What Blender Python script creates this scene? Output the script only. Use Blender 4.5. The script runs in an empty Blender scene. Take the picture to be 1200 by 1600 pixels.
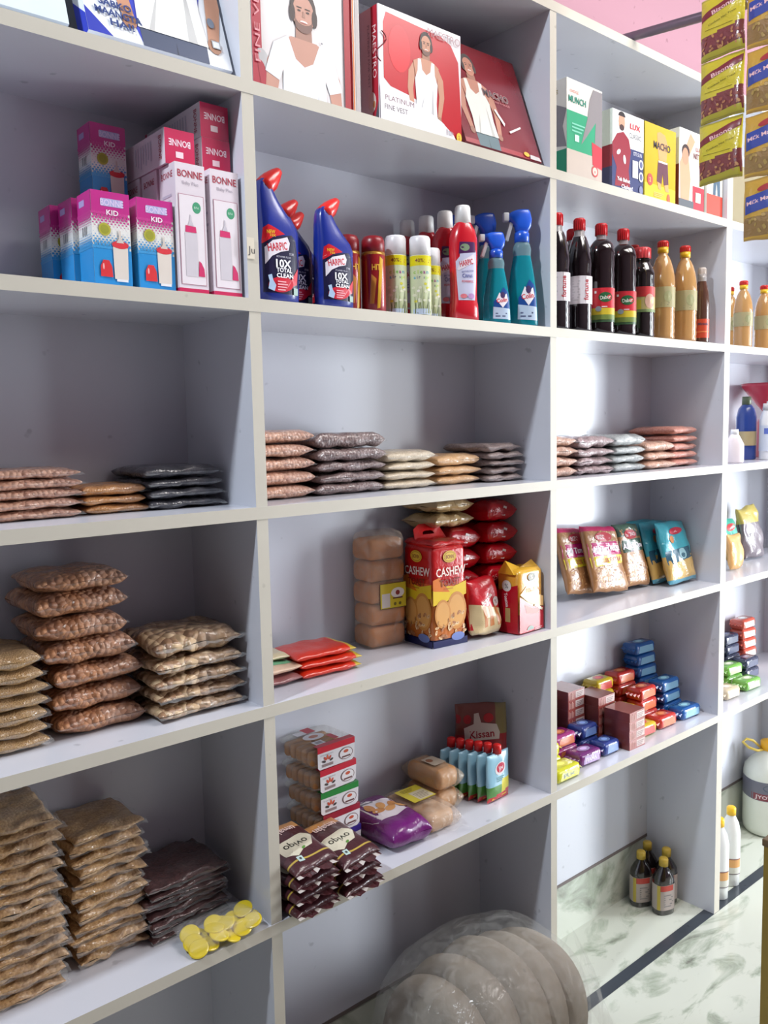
import bpy, math, random
from mathutils import Matrix, Vector, noise
from mathutils.geometry import tessellate_polygon
random.seed(7)
PI = math.pi
sc = bpy.context.scene
col = sc.collection

# ------------------------------------------------------------------ camera, light, exposure
cam_data = bpy.data.cameras.new('camera'); cam = bpy.data.objects.new('camera', cam_data); col.objects.link(cam)
Rv = Vector((0.75895404, -0.65080142, -0.02112513)); Uv = Vector((0.08045109, 0.06152749, 0.99485777)); Fv = Vector((0.64615508, 0.75675087, -0.09905422))
cam.matrix_world = Matrix(((Rv.x, Uv.x, -Fv.x, -0.81499686), (Rv.y, Uv.y, -Fv.y, -1.31266239), (Rv.z, Uv.z, -Fv.z, 1.62121285), (0, 0, 0, 1)))
cam_data.sensor_fit = 'HORIZONTAL'; cam_data.sensor_width = 36.0; cam_data.lens = 36.0 * 1314.96 / 1200.0
cam_data.clip_start = 0.02
sc.camera = cam

world = bpy.data.worlds.new('daylight_sky'); sc.world = world; world.use_nodes = True
wn = world.node_tree; wn.nodes['Background'].inputs['Color'].default_value = (0.80, 0.90, 1.0, 1); wn.nodes['Background'].inputs['Strength'].default_value = 3.0
vs = sc.view_settings; vs.view_transform = 'Standard'; vs.look = 'None'; vs.exposure = 0.0; vs.gamma = 1.0; vs.use_curve_mapping = False

def area(name, loc, target, sx, sy, power, color, spread=PI):
    d = bpy.data.lights.new(name, 'AREA'); d.shape = 'RECTANGLE'; d.size = sx; d.size_y = sy; d.energy = power; d.color = color; d.spread = spread
    o = bpy.data.objects.new(name, d); col.objects.link(o); o.location = loc
    o.rotation_euler = (Vector(target) - Vector(loc)).to_track_quat('-Z', 'Y').to_euler(); return o
FRONT_Y = -2.7
# daylight through the shop door and through the narrow window beside it
area('door_daylight', (5.0, FRONT_Y + .02, 1.35), (5.0, 0, 1.35), 1.5, 2.5, 430, (0.90, 0.96, 1.0))
area('window_daylight', (3.02, FRONT_Y + .02, 1.55), (3.02, 0, 1.55), .50, 2.1, 28, (0.90, 0.96, 1.0))
# ceiling lamp close to the shelves at the left end, and an added soft fill light, unseen, under the ceiling
area('ceiling_lamp_light', (-1.7, -.47, 3.50), (0.2, -.1, 1.2), .14, .10, 56, (0.84, 0.92, 1.0))
area('added_fill_light', (1.40, -1.30, 3.52), (1.40, -1.30, 0), 1.6, 1.0, 66, (1.0, 0.95, 0.92))

# ------------------------------------------------------------------ materials
def lin(c):
    c /= 255.0
    return c / 12.92 if c <= .04045 else ((c + .055) / 1.055) ** 2.4
def L3(c): return (lin(c[0]), lin(c[1]), lin(c[2]), 1)
MC = {}
def M(c, r=.45, coat=0.0, trans=0.0, alpha=1.0, var=.04, metal=0.0, crinkle=0.0):
    """plain printed / plastic surface with a little procedural variation"""
    key = (tuple(c), r, coat, trans, alpha, var, metal, crinkle)
    if key in MC: return MC[key]
    m = bpy.data.materials.new('surface_%d_%d_%d' % tuple(c)); m.use_nodes = True; nt = m.node_tree; b = nt.nodes['Principled BSDF']
    b.inputs['Roughness'].default_value = r; b.inputs['Metallic'].default_value = metal
    if coat: b.inputs['Coat Weight'].default_value = coat; b.inputs['Coat Roughness'].default_value = .12
    if trans: b.inputs['Transmission Weight'].default_value = trans; b.inputs['IOR'].default_value = 1.2
    b.inputs['Alpha'].default_value = alpha
    tc = nt.nodes.new('ShaderNodeTexCoord'); n = nt.nodes.new('ShaderNodeTexNoise'); n.inputs['Scale'].default_value = 35; n.inputs['Detail'].default_value = 3
    nt.links.new(tc.outputs['Object'], n.inputs['Vector'])
    mx = nt.nodes.new('ShaderNodeMix'); mx.data_type = 'RGBA'; nt.links.new(n.outputs['Fac'], mx.inputs['Factor'])
    a = L3(c); mx.inputs['A'].default_value = tuple(min(1, v * (1 + var)) for v in a[:3]) + (1,); mx.inputs['B'].default_value = tuple(v * (1 - var) for v in a[:3]) + (1,)
    nt.links.new(mx.outputs['Result'], b.inputs['Base Color'])
    if crinkle:
        n2 = nt.nodes.new('ShaderNodeTexNoise'); n2.inputs['Scale'].default_value = 55; n2.inputs['Detail'].default_value = 2; n2.inputs['Distortion'].default_value = 1.2
        nt.links.new(tc.outputs['Object'], n2.inputs['Vector'])
        bp = nt.nodes.new('ShaderNodeBump'); bp.inputs['Strength'].default_value = crinkle; bp.inputs['Distance'].default_value = .006
        nt.links.new(n2.outputs['Fac'], bp.inputs['Height']); nt.links.new(bp.outputs['Normal'], b.inputs['Normal'])
        if coat: nt.links.new(bp.outputs['Normal'], b.inputs['Coat Normal'])
    MC[key] = m; return m
def grain(name, c1, c2, scale, strength=.7, dist=.004, coat=.8, gap=None, wr=45, film=.10):
    """food seen through clear film: cells of two tones with a bump, under a wrinkled glossy coat"""
    m = bpy.data.materials.new(name); m.use_nodes = True; nt = m.node_tree; b = nt.nodes['Principled BSDF']; N = nt.nodes.new; K = nt.links.new
    b.inputs['Roughness'].default_value = .6; b.inputs['Coat Weight'].default_value = coat; b.inputs['Coat Roughness'].default_value = .10
    tc = N('ShaderNodeTexCoord'); v = N('ShaderNodeTexVoronoi'); v.inputs['Scale'].default_value = scale; K(tc.outputs['Object'], v.inputs['Vector'])
    sep = N('ShaderNodeSeparateColor'); K(v.outputs['Color'], sep.inputs['Color'])
    mx = N('ShaderNodeMix'); mx.data_type = 'RGBA'; mx.inputs['A'].default_value = L3(c1); mx.inputs['B'].default_value = L3(c2); K(sep.outputs['Red'], mx.inputs['Factor'])
    out = mx.outputs['Result']
    # cloudy pale film over the food
    n = N('ShaderNodeTexNoise'); n.inputs['Scale'].default_value = 18; n.inputs['Detail'].default_value = 4; K(tc.outputs['Object'], n.inputs['Vector'])
    rp = N('ShaderNodeValToRGB'); rp.color_ramp.elements[0].position = .45; rp.color_ramp.elements[1].position = .75
    rp.color_ramp.elements[0].color = (film * .3,) * 3 + (1,); rp.color_ramp.elements[1].color = (film * 3,) * 3 + (1,); K(n.outputs['Fac'], rp.inputs['Fac'])
    m2 = N('ShaderNodeMix'); m2.data_type = 'RGBA'; K(rp.outputs['Color'], m2.inputs['Factor']); K(out, m2.inputs['A']); m2.inputs['B'].default_value = (.42, .40, .40, 1)
    K(m2.outputs['Result'], b.inputs['Base Color'])
    inv = N('ShaderNodeMath'); inv.operation = 'SUBTRACT'; inv.inputs[0].default_value = 1.0; K(v.outputs['Distance'], inv.inputs[1])
    bp = N('ShaderNodeBump'); bp.inputs['Strength'].default_value = strength; bp.inputs['Distance'].default_value = dist; K(inv.outputs[0], bp.inputs['Height']); K(bp.outputs['Normal'], b.inputs['Normal'])
    n2 = N('ShaderNodeTexNoise'); n2.inputs['Scale'].default_value = wr; n2.inputs['Detail'].default_value = 3; n2.inputs['Distortion'].default_value = 1.5; K(tc.outputs['Object'], n2.inputs['Vector'])
    b2 = N('ShaderNodeBump'); b2.inputs['Strength'].default_value = .55; b2.inputs['Distance'].default_value = .008; K(n2.outputs['Fac'], b2.inputs['Height']); K(b2.outputs['Normal'], b.inputs['Coat Normal'])
    return m
def film_mat(name, alpha=.22, c=(225, 228, 230)):
    m = bpy.data.materials.new(name); m.use_nodes = True; nt = m.node_tree; b = nt.nodes['Principled BSDF']; N = nt.nodes.new; K = nt.links.new
    b.inputs['Base Color'].default_value = L3(c); b.inputs['Roughness'].default_value = .12; b.inputs['Specular IOR Level'].default_value = .9
    tc = N('ShaderNodeTexCoord'); n = N('ShaderNodeTexNoise'); n.inputs['Scale'].default_value = 22; n.inputs['Detail'].default_value = 3; n.inputs['Distortion'].default_value = 1.6; K(tc.outputs['Object'], n.inputs['Vector'])
    bp = N('ShaderNodeBump'); bp.inputs['Strength'].default_value = .6; bp.inputs['Distance'].default_value = .01; K(n.outputs['Fac'], bp.inputs['Height']); K(bp.outputs['Normal'], b.inputs['Normal'])
    rp = N('ShaderNodeMapRange'); rp.inputs['From Min'].default_value = .35; rp.inputs['From Max'].default_value = .7; rp.inputs['To Min'].default_value = alpha * .6; rp.inputs['To Max'].default_value = min(1, alpha * 1.7)
    K(n.outputs['Fac'], rp.inputs['Value']); K(rp.outputs['Result'], b.inputs['Alpha']); return m
FILM = film_mat('clear_plastic_film', .16)
FILM2 = film_mat('clear_bag_film', .13)

def laminate(name, c, r, dirt=.06, scale=3.0):
    m = bpy.data.materials.new(name); m.use_nodes = True; nt = m.node_tree; b = nt.nodes['Principled BSDF']; N = nt.nodes.new; K = nt.links.new
    tc = N('ShaderNodeTexCoord'); n = N('ShaderNodeTexNoise'); n.inputs['Scale'].default_value = scale; n.inputs['Detail'].default_value = 6; K(tc.outputs['Object'], n.inputs['Vector'])
    s = N('ShaderNodeTexNoise'); s.inputs['Scale'].default_value = 28; s.inputs['Detail'].default_value = 2; K(tc.outputs['Object'], s.inputs['Vector'])
    rp = N('ShaderNodeValToRGB'); rp.color_ramp.elements[0].position = .24; rp.color_ramp.elements[1].position = .30
    a = L3(c); rp.color_ramp.elements[0].color = tuple(v * .55 for v in a[:3]) + (1,); rp.color_ramp.elements[1].color = (1, 1, 1, 1); K(s.outputs['Fac'], rp.inputs['Fac'])
    mx = N('ShaderNodeMix'); mx.data_type = 'RGBA'; mx.inputs['A'].default_value = a; mx.inputs['B'].default_value = tuple(v * (1 - dirt) for v in a[:3]) + (1,); K(n.outputs['Fac'], mx.inputs['Factor'])
    mu = N('ShaderNodeMix'); mu.data_type = 'RGBA'; mu.blend_type = 'MULTIPLY'; mu.inputs['Factor'].default_value = .35; K(mx.outputs['Result'], mu.inputs['A']); K(rp.outputs['Color'], mu.inputs['B'])
    K(mu.outputs['Result'], b.inputs['Base Color']); b.inputs['Roughness'].default_value = r; return m
LAM = laminate('white_lavender_laminate', (206, 208, 217), .22)
EDGE = laminate('warm_white_edge_band', (198, 193, 180), .5, .10, 9)
PINK = laminate('pink_wall_paint', (178, 134, 146), .8, .06, 2)
CEIL = laminate('off_white_wall_paint', (118, 108, 116), .9, .05, 2)

def marble(name, sc_=1.0):
    m = bpy.data.materials.new(name); m.use_nodes = True; nt = m.node_tree; b = nt.nodes['Principled BSDF']; N = nt.nodes.new; K = nt.links.new
    tc = N('ShaderNodeTexCoord'); mp = N('ShaderNodeMapping'); mp.inputs['Rotation'].default_value = (0.3, .5, .75); mp.inputs['Scale'].default_value = (2.2 * sc_, 6.5 * sc_, 3 * sc_); K(tc.outputs['Object'], mp.inputs['Vector'])
    n = N('ShaderNodeTexNoise'); n.inputs['Scale'].default_value = 1.3; n.inputs['Detail'].default_value = 7; n.inputs['Distortion'].default_value = 1.4; n.inputs['Roughness'].default_value = .6; K(mp.outputs['Vector'], n.inputs['Vector'])
    rp = N('ShaderNodeValToRGB'); e = rp.color_ramp.elements; e[0].position = .30; e[0].color = L3((124, 126, 116)); e[1].position = .47; e[1].color = L3((202, 206, 194))
    e2 = e.new(.38); e2.color = L3((164, 172, 156)); K(n.outputs['Fac'], rp.inputs['Fac'])
    K(rp.outputs['Color'], b.inputs['Base Color']); b.inputs['Roughness'].default_value = .16; return m
MARBLE = marble('white_marble'); STRIP = laminate('dark_grey_stone', (62, 68, 76), .25, .25, 12)

# ------------------------------------------------------------------ mesh builder
class MB:
    def __init__(s): s.v = []; s.f = []; s.m = []; s.s = []; s.mats = []; s.T = Matrix.Identity(4)
    def mi(s, m):
        if m not in s.mats: s.mats.append(m)
        return s.mats.index(m)
    def add(s, vs, fs, m, smooth=False):
        o = len(s.v); T = s.T
        s.v += [tuple(T @ Vector(p)) for p in vs]
        for i, f in enumerate(fs):
            s.f.append([o + k for k in f]); s.m.append(s.mi(m[i] if isinstance(m, list) else m)); s.s.append(smooth)
    def build(s, name, parent=None, loc=(0, 0, 0), rz=0.0):
        me = bpy.data.meshes.new(name); me.from_pydata(s.v, [], s.f)
        for m in s.mats: me.materials.append(m)
        me.polygons.foreach_set('material_index', s.m); me.polygons.foreach_set('use_smooth', s.s); me.update()
        o = bpy.data.objects.new(name, me); col.objects.link(o); o.parent = parent; o.location = loc; o.rotation_euler = (0, 0, rz); return o
    def box(s, x0, x1, y0, y1, z0, z1, m, front=None, left=None, top=None):
        p = [(x0, y0, z0), (x1, y0, z0), (x1, y1, z0), (x0, y1, z0), (x0, y0, z1), (x1, y0, z1), (x1, y1, z1), (x0, y1, z1)]
        F = [(0, 3, 2, 1), (4, 5, 6, 7), (0, 1, 5, 4), (2, 3, 7, 6), (3, 0, 4, 7), (1, 2, 6, 5)]
        s.add(p, F, [m, top or m, front or m, m, left or m, m])
    def rbox(s, x0, x1, y0, y1, z0, z1, m, r=.002, e=3):
        """box with rounded edges"""
        cx, cy = (x0 + x1) / 2, (y0 + y1) / 2; hx, hy = (x1 - x0) / 2, (y1 - y0) / 2
        q = [(z0, r), (z0 + r * .3, r * .3), (z0 + r, 0), (z1 - r, 0), (z1 - r * .3, r * .3), (z1, r)]
        rings = []
        for z, d in q:
            ring = []
            for k, (sx, sy) in enumerate(((1, -1), (1, 1), (-1, 1), (-1, -1))):
                for t in range(4):
                    a = -PI / 2 + k * PI / 2 + t * PI / 6
                    ring.append((cx + sx * (hx - r) + (r - d) * math.cos(a), cy + sy * (hy - r) + (r - d) * math.sin(a), z))
            rings.append(ring)
        s.rings(rings, m, True)
    def rings(s, rings, m, smooth=True, close=True):
        n = len(rings[0]); V = [p for r in rings for p in r]; F = []; ml = []
        for i in range(len(rings) - 1):
            for k in range(n):
                F.append((i * n + k, i * n + (k + 1) % n, (i + 1) * n + (k + 1) % n, (i + 1) * n + k)); ml.append(m[i] if isinstance(m, list) else m)
        if close:
            F.append(tuple(range(n))[::-1]); ml.append(m[0] if isinstance(m, list) else m)
            F.append(tuple((len(rings) - 1) * n + k for k in range(n))); ml.append(m[-1] if isinstance(m, list) else m)
        s.add(V, F, ml, smooth)
    def loft(s, secs, m, e=2.0, n=24, close=True, smooth=True):
        """sections (z, cx, cy, rx, ry); returns the map of the front (-y) face"""
        R = []
        for (z, cx, cy, rx, ry) in secs:
            ring = []
            for k in range(n):
                a = 2 * PI * k / n; ca, sa = math.cos(a), math.sin(a)
                ring.append((cx + rx * math.copysign(abs(ca) ** (2 / e), ca), cy + ry * math.copysign(abs(sa) ** (2 / e), sa), z))
            R.append(ring)
        s.rings(R, m, smooth, close); T = s.T.copy()
        def mp(u, v, l):
            z = v; k = 0
            while k < len(secs) - 2 and secs[k + 1][0] < z: k += 1
            a, b = secs[k], secs[k + 1]; t = min(1, max(0, (z - a[0]) / max(1e-6, b[0] - a[0])))
            cx, cy, rx, ry = (a[i] + (b[i] - a[i]) * t for i in (1, 2, 3, 4))
            q = min(.98, abs((u - cx) / rx)); y = cy - ry * (1 - q ** e) ** (1 / e)
            return (u, y - .0005 - .0035 * (1 - math.exp(-l / 16.0)), z)
        return mp
    def lathe(s, prof, m, n=22, cx=0, cy=0, close=True): return s.loft([(z, cx, cy, r, r) for r, z in prof], m, 2.0, n, close)
    def tube(s, pts, r, m, n=8):
        R = []; pts = [Vector(p) for p in pts]
        for i, p in enumerate(pts):
            d = (pts[min(i + 1, len(pts) - 1)] - pts[max(i - 1, 0)]).normalized()
            a = d.cross(Vector((0, 0, 1)));
            if a.length < .1: a = d.cross(Vector((1, 0, 0)))
            a.normalize(); b = d.cross(a)
            R.append([tuple(p + r * (math.cos(2 * PI * k / n) * a + math.sin(2 * PI * k / n) * b)) for k in range(n)])
        s.rings(R, m, True)
    def pillow(s, w, d, h, m, nx=22, ny=22, p=4.0, q=.5, wr=.0012, seed=0, wl=30, flat=.5, sag=0.0):
        """a filled pouch lying flat, base at z=0, centred on x/y. m may be a function (u,v,top)->material. returns the top map"""
        off = Vector((seed * 3.7, seed * 1.3, seed * 5.1))
        def S(u, v, top):
            pr = (max(0, 1 - abs(u) ** p) * max(0, 1 - abs(v) ** p)) ** q
            x, y = u * w / 2, v * d / 2
            k = noise.noise(Vector((x * wl, y * wl, 2.0 if top else 9.0)) + off) * 2
            edge = .25 + .75 * min(1, pr * 2)
            z = h * flat + (h * (1 - flat) * pr if top else -h * flat * pr) + wr * k * edge
            wob = noise.noise(Vector((x * 22, y * 22, 5.0)) + off)
            x2 = x + wob * wr * 1.6 * abs(u) ** 6; y2 = y + noise.noise(Vector((x * 25, 4, y * 25)) + off) * wr * 2.2 * abs(v) ** 6
            return (x2, y2, min(h, max(0.0002, z)))
        us = [math.sin(PI / 2 * (2 * i / nx - 1)) for i in range(nx + 1)]; vv = [math.sin(PI / 2 * (2 * i / ny - 1)) for i in range(ny + 1)]
        for top in (True, False):
            V = [S(u, v, top) for v in vv for u in us]; F = []; ml = []
            for j in range(ny):
                for i in range(nx):
                    a = j * (nx + 1) + i; f = (a, a + 1, a + nx + 2, a + nx + 1); F.append(f if top else f[::-1])
                    if callable(m): ml.append(m((us[i] + us[i + 1]) / 2, (vv[j] + vv[j + 1]) / 2, top))
                    else: ml.append(m)
            s.add(V, F, ml, True)
        def mp(x, y, l):
            P = S(max(-1, min(1, 2 * x / w)), max(-1, min(1, 2 * y / d)), True); return (P[0], P[1], P[2] + .0006 + .0040 * (1 - math.exp(-l / 18.0)))
        return mp

def plane(O, U, V, eps=.00035):
    O, U, V = Vector(O), Vector(U).normalized(), Vector(V).normalized(); Nn = U.cross(V)
    return lambda u, v, l: tuple(O + U * u + V * v + Nn * (.0003 + .0035 * (1 - math.exp(-l / 22.0))))
def front(x0, y0, z0): return plane((x0, y0, z0), (1, 0, 0), (0, 0, 1))         # a face looking to -y
def leftf(x0, y1, z0): return plane((x0, y1, z0), (0, -1, 0), (0, 0, 1))        # a face looking to -x, u runs from the back to the front
def topf(x0, y0, z1): return plane((x0, y0, z1), (1, 0, 0), (0, 1, 0))

TC = {}
def glyphs(t, bold):
    k = (t, bold)
    if k in TC: return TC[k]
    cu = bpy.data.curves.new('t', 'FONT'); cu.body = t; cu.size = 1; cu.resolution_u = 2; cu.offset = bold; cu.align_x = 'LEFT'
    o = bpy.data.objects.new('t', cu); me = o.to_mesh()
    vs = [(v.co.x, v.co.y) for v in me.vertices]; fs = [tuple(p.vertices) for p in me.polygons]; o.to_mesh_clear()
    bpy.data.objects.remove(o); bpy.data.curves.remove(cu)
    if not vs: vs = [(0, 0)]
    x0 = min(v[0] for v in vs); x1 = max(v[0] for v in vs); TC[k] = (vs, fs, x0, x1); return TC[k]
class Art:
    """flat printing laid on a face through a surface map (metres)"""
    def __init__(s, mb, mp, ox=0, oy=0, k=1.0): s.mb = mb; s.mp = mp; s.l = 0; s.ox = ox; s.oy = oy; s.k = k; s.clip = None
    def put(s, pts, tris, m):
        T = s.mb.T; s.mb.add([s.mp(s.ox + s.k * x, s.oy + s.k * y, s.l) for x, y in pts], tris, m); s.l += 1
    def sub(s, pts, tris, mx):
        pts = list(pts); out = []; st = [tuple(t) for t in tris]; mid = {}
        def md(a, b):
            k = (min(a, b), max(a, b))
            if k not in mid: mid[k] = len(pts); pts.append(((pts[a][0] + pts[b][0]) / 2, (pts[a][1] + pts[b][1]) / 2))
            return mid[k]
        for _ in range(4):
            if not st: break
            L = max(math.dist(pts[t[i]], pts[t[(i + 1) % 3]]) for t in st for i in range(3))
            if L < mx: break
            nt = []
            for a, b, c in st:
                x, y, z = md(a, b), md(b, c), md(c, a); nt += [(a, x, z), (x, b, y), (z, y, c), (x, y, z)]
            st = nt
        return pts, st
    def cut(s, pts):
        x0, y0, x1, y1 = s.clip
        for ax, lim, sg in ((0, x0, 1), (0, x1, -1), (1, y0, 1), (1, y1, -1)):
            out = []
            for i in range(len(pts)):
                a, b = pts[i - 1], pts[i]; da, db = sg * (a[ax] - lim), sg * (b[ax] - lim)
                if (da < 0) != (db < 0): t = da / (da - db); out.append((a[0] + (b[0] - a[0]) * t, a[1] + (b[1] - a[1]) * t))
                if db >= 0: out.append(b)
            pts = out
            if len(pts) < 3: return []
        return pts
    def poly(s, pts, m, mx=9):
        if s.clip:
            pts = s.cut(list(pts))
            if len(pts) < 3: return
        tr = tessellate_polygon([[Vector((x, y, 0)) for x, y in pts]]); o = []
        for t in tr:
            a, b, c = (pts[i] for i in t); ar = (b[0] - a[0]) * (c[1] - a[1]) - (b[1] - a[1]) * (c[0] - a[0]); o.append(t if ar > 0 else t[::-1])
        p2, t2 = s.sub(pts, o, mx); s.put(p2, t2, m)
    def rect(s, x0, y0, x1, y1, m, mx=9): s.poly([(x0, y0), (x1, y0), (x1, y1), (x0, y1)], m, mx)
    def ell(s, cx, cy, rx, ry, m, n=20, rot=0, a0=0, a1=2 * PI):
        c_, s_ = math.cos(rot), math.sin(rot); P = [(cx, cy)]
        full = a1 - a0 > 6.2
        for k in range(n + (0 if full else 1)):
            a = a0 + (a1 - a0) * k / n; x, y = rx * math.cos(a), ry * math.sin(a); P.append((cx + c_ * x - s_ * y, cy + s_ * x + c_ * y))
        if s.clip: s.poly(P[1:] if full else P, m); return
        s.put(P, [(0, k + 1, (k + 1) % n + 1 if full else k + 2) for k in range(n)], m)
    def text(s, t, cx, cy, h, m, w=None, rot=0.0, bold=.012, flip=False):
        vs, fs, x0, x1 = glyphs(t, bold); k = h / .72; kx = (w / (x1 - x0)) if w else k; c_, s_ = math.cos(rot), math.sin(rot); P = []
        for x, y in vs:
            X = (x - (x0 + x1) / 2) * kx; Y = (y - .36) * k
            if flip: X, Y = -X, -Y
            P.append((cx + c_ * X - s_ * Y, cy + s_ * X + c_ * Y))
        s.put(P, fs, m)
    def lines(s, x0, y0, x1, y1, n, m, fill=.45):
        st = (y1 - y0) / n
        for i in range(n): s.rect(x0, y0 + i * st, x0 + (x1 - x0) * (.75 + .25 * ((i * 37) % 5) / 4), y0 + i * st + st * fill, m); s.l -= 1
        s.l += 1

# ------------------------------------------------------------------ scene objects
def tag(o, label=None, cat=None, group=None, kind=None):
    if label: o['label'] = label
    if cat: o['category'] = cat
    if group: o['group'] = group
    if kind: o['kind'] = kind
    return o
def empty(name, loc=(0, 0, 0), rz=0.0):
    o = bpy.data.objects.new(name, None); o.empty_display_size = .05; col.objects.link(o); o.location = loc; o.rotation_euler = (0, 0, rz); return o
KIDS = {}
def copy_tree(o, parent=None):
    c = o.copy(); col.objects.link(c); c.parent = parent
    for k in ('label', 'group'):
        if parent is None and k in c: del c[k]
    for ch in [x for x in bpy.data.objects if x.parent == o]: copy_tree(ch, c)
    return c
Z = [2.6130, 2.2316, 1.8569, 1.4827, 1.1084, 0.6771, 0.0]     # top of each board
ZB = [2.5900, 2.2086, 1.8339, 1.4597, 1.0854, 0.6541]
TH = .023; DEP = .256
UP = [-.850, 0.0, .850, 1.7024, 2.554]; UT = [.0243, .0243, .0243, .033, .0243]
CNT = ['topmost', 'second', 'third', 'fourth', 'fifth', 'sixth', 'seventh', 'eighth', 'ninth', 'tenth', 'eleventh', 'twelfth', 'thirteenth', 'fourteenth', 'fifteenth', 'sixteenth']
def ordl(i, n, what='stack'):
    """i counted from the bottom"""
    k = n - 1 - i
    if k == 0: return 'topmost, ' + what
    if i == 0: return 'lowest, ' + what
    return CNT[k] + ' from top, ' + what
# ------------------------------------------------------------------ the room
def struct(name, fn):
    m = MB(); fn(m); o = m.build(name); o['kind'] = 'structure'; return o
XL, XR, CH, BY = -2.6, 6.6, 3.6, .275
struct('floor', lambda m: m.box(XL, XR, FRONT_Y - .2, BY, -.05, 0, MARBLE))
struct('trim_1', lambda m: m.box(XL, XR, 0.0, .036, 0.0, .0012, STRIP))
struct('baseboard_back', lambda m: (m.box(XL, XR, DEP, BY, 0, .178, MARBLE)))
struct('wall_back', lambda m: m.box(XL - .1, XR + .1, BY, BY + .1, -.05, CH, PINK))
struct('wall_left', lambda m: m.box(XL - .1, XL, FRONT_Y - .2, BY, -.05, CH, laminate('dim_grey_wall_paint', (84, 78, 82), .9, .05, 2)))
struct('wall_right', lambda m: m.box(XR, XR + .1, FRONT_Y - .2, BY, -.05, CH, CEIL))
struct('ceiling', lambda m: m.box(XL - .1, XR + .1, FRONT_Y - .2, BY + .1, CH, CH + .1, CEIL))
def fw(m):
    y0, y1 = FRONT_Y - .15, FRONT_Y
    for a, b, z0, z1 in ((XL, 2.77, 0, CH), (2.77, 3.27, 0, .5), (2.77, 3.27, 2.6, CH), (3.27, 4.25, 0, CH), (4.25, 5.75, 2.6, CH), (5.75, XR, 0, CH)): m.box(a, b, y0, y1, z0 if z0 else -.05, z1, CEIL)
struct('wall_front', fw)
# ceiling lamp at the left end, then a housing added for the fill light
r = empty('ceiling_lamp', (-1.7, -.47, CH)); m = MB(); m.rbox(-.12, .12, -.09, .09, -.06, 0, M((230, 230, 226), .4), .004); m.build('lamp_housing', r)
tag(r, 'small white lamp on the ceiling at the left end of the shelves', 'lamp')
r = empty('fill_light_housing', (1.40, -1.30, CH)); m = MB(); m.rbox(-.84, .84, -.54, .54, -.045, 0, M((230, 230, 226), .4), .004); m.build('lamp_housing', r)
tag(r, 'wide white housing added for the fill light in the middle of the ceiling', 'lamp')

# ------------------------------------------------------------------ the shelving
unit = empty('shelving_unit', (0, 0, 0)); tag(unit, 'white laminate wall shelving with open square compartments', 'shelf')
for i, zb in enumerate(ZB):
    m = MB(); m.box(UP[0] - .02, UP[-1] + .03, -.0012, DEP, zb, zb + TH, LAM, front=EDGE)
    m.build('shelf_board', unit)
for x, t in zip(UP, UT):
    m = MB(); m.box(x, x + t, 0, DEP, 0, ZB[0] + .001, LAM, front=EDGE); m.build('upright_panel', unit)
for i in range(4):
    m = MB(); m.box(UP[i] + UT[i], UP[i + 1], DEP - .003, DEP, .18, ZB[0], LAM); m.box(UP[i] + UT[i], UP[i + 1], DEP - .0045, DEP - .003, .178, .188, M((110, 100, 98), .6)); m.build('back_panel', unit)
m = MB(); m.box(-.0006, .0140, -.0022, -.0012, 1.925, 1.962, M((214, 206, 188), .7))
a = Art(m, front(-.0006, -.0022, 1.925)); a.text('Ju', .0085, .016, .013, M((70, 66, 70)), bold=0)
m.build('paper_sticker', unit)

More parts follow.
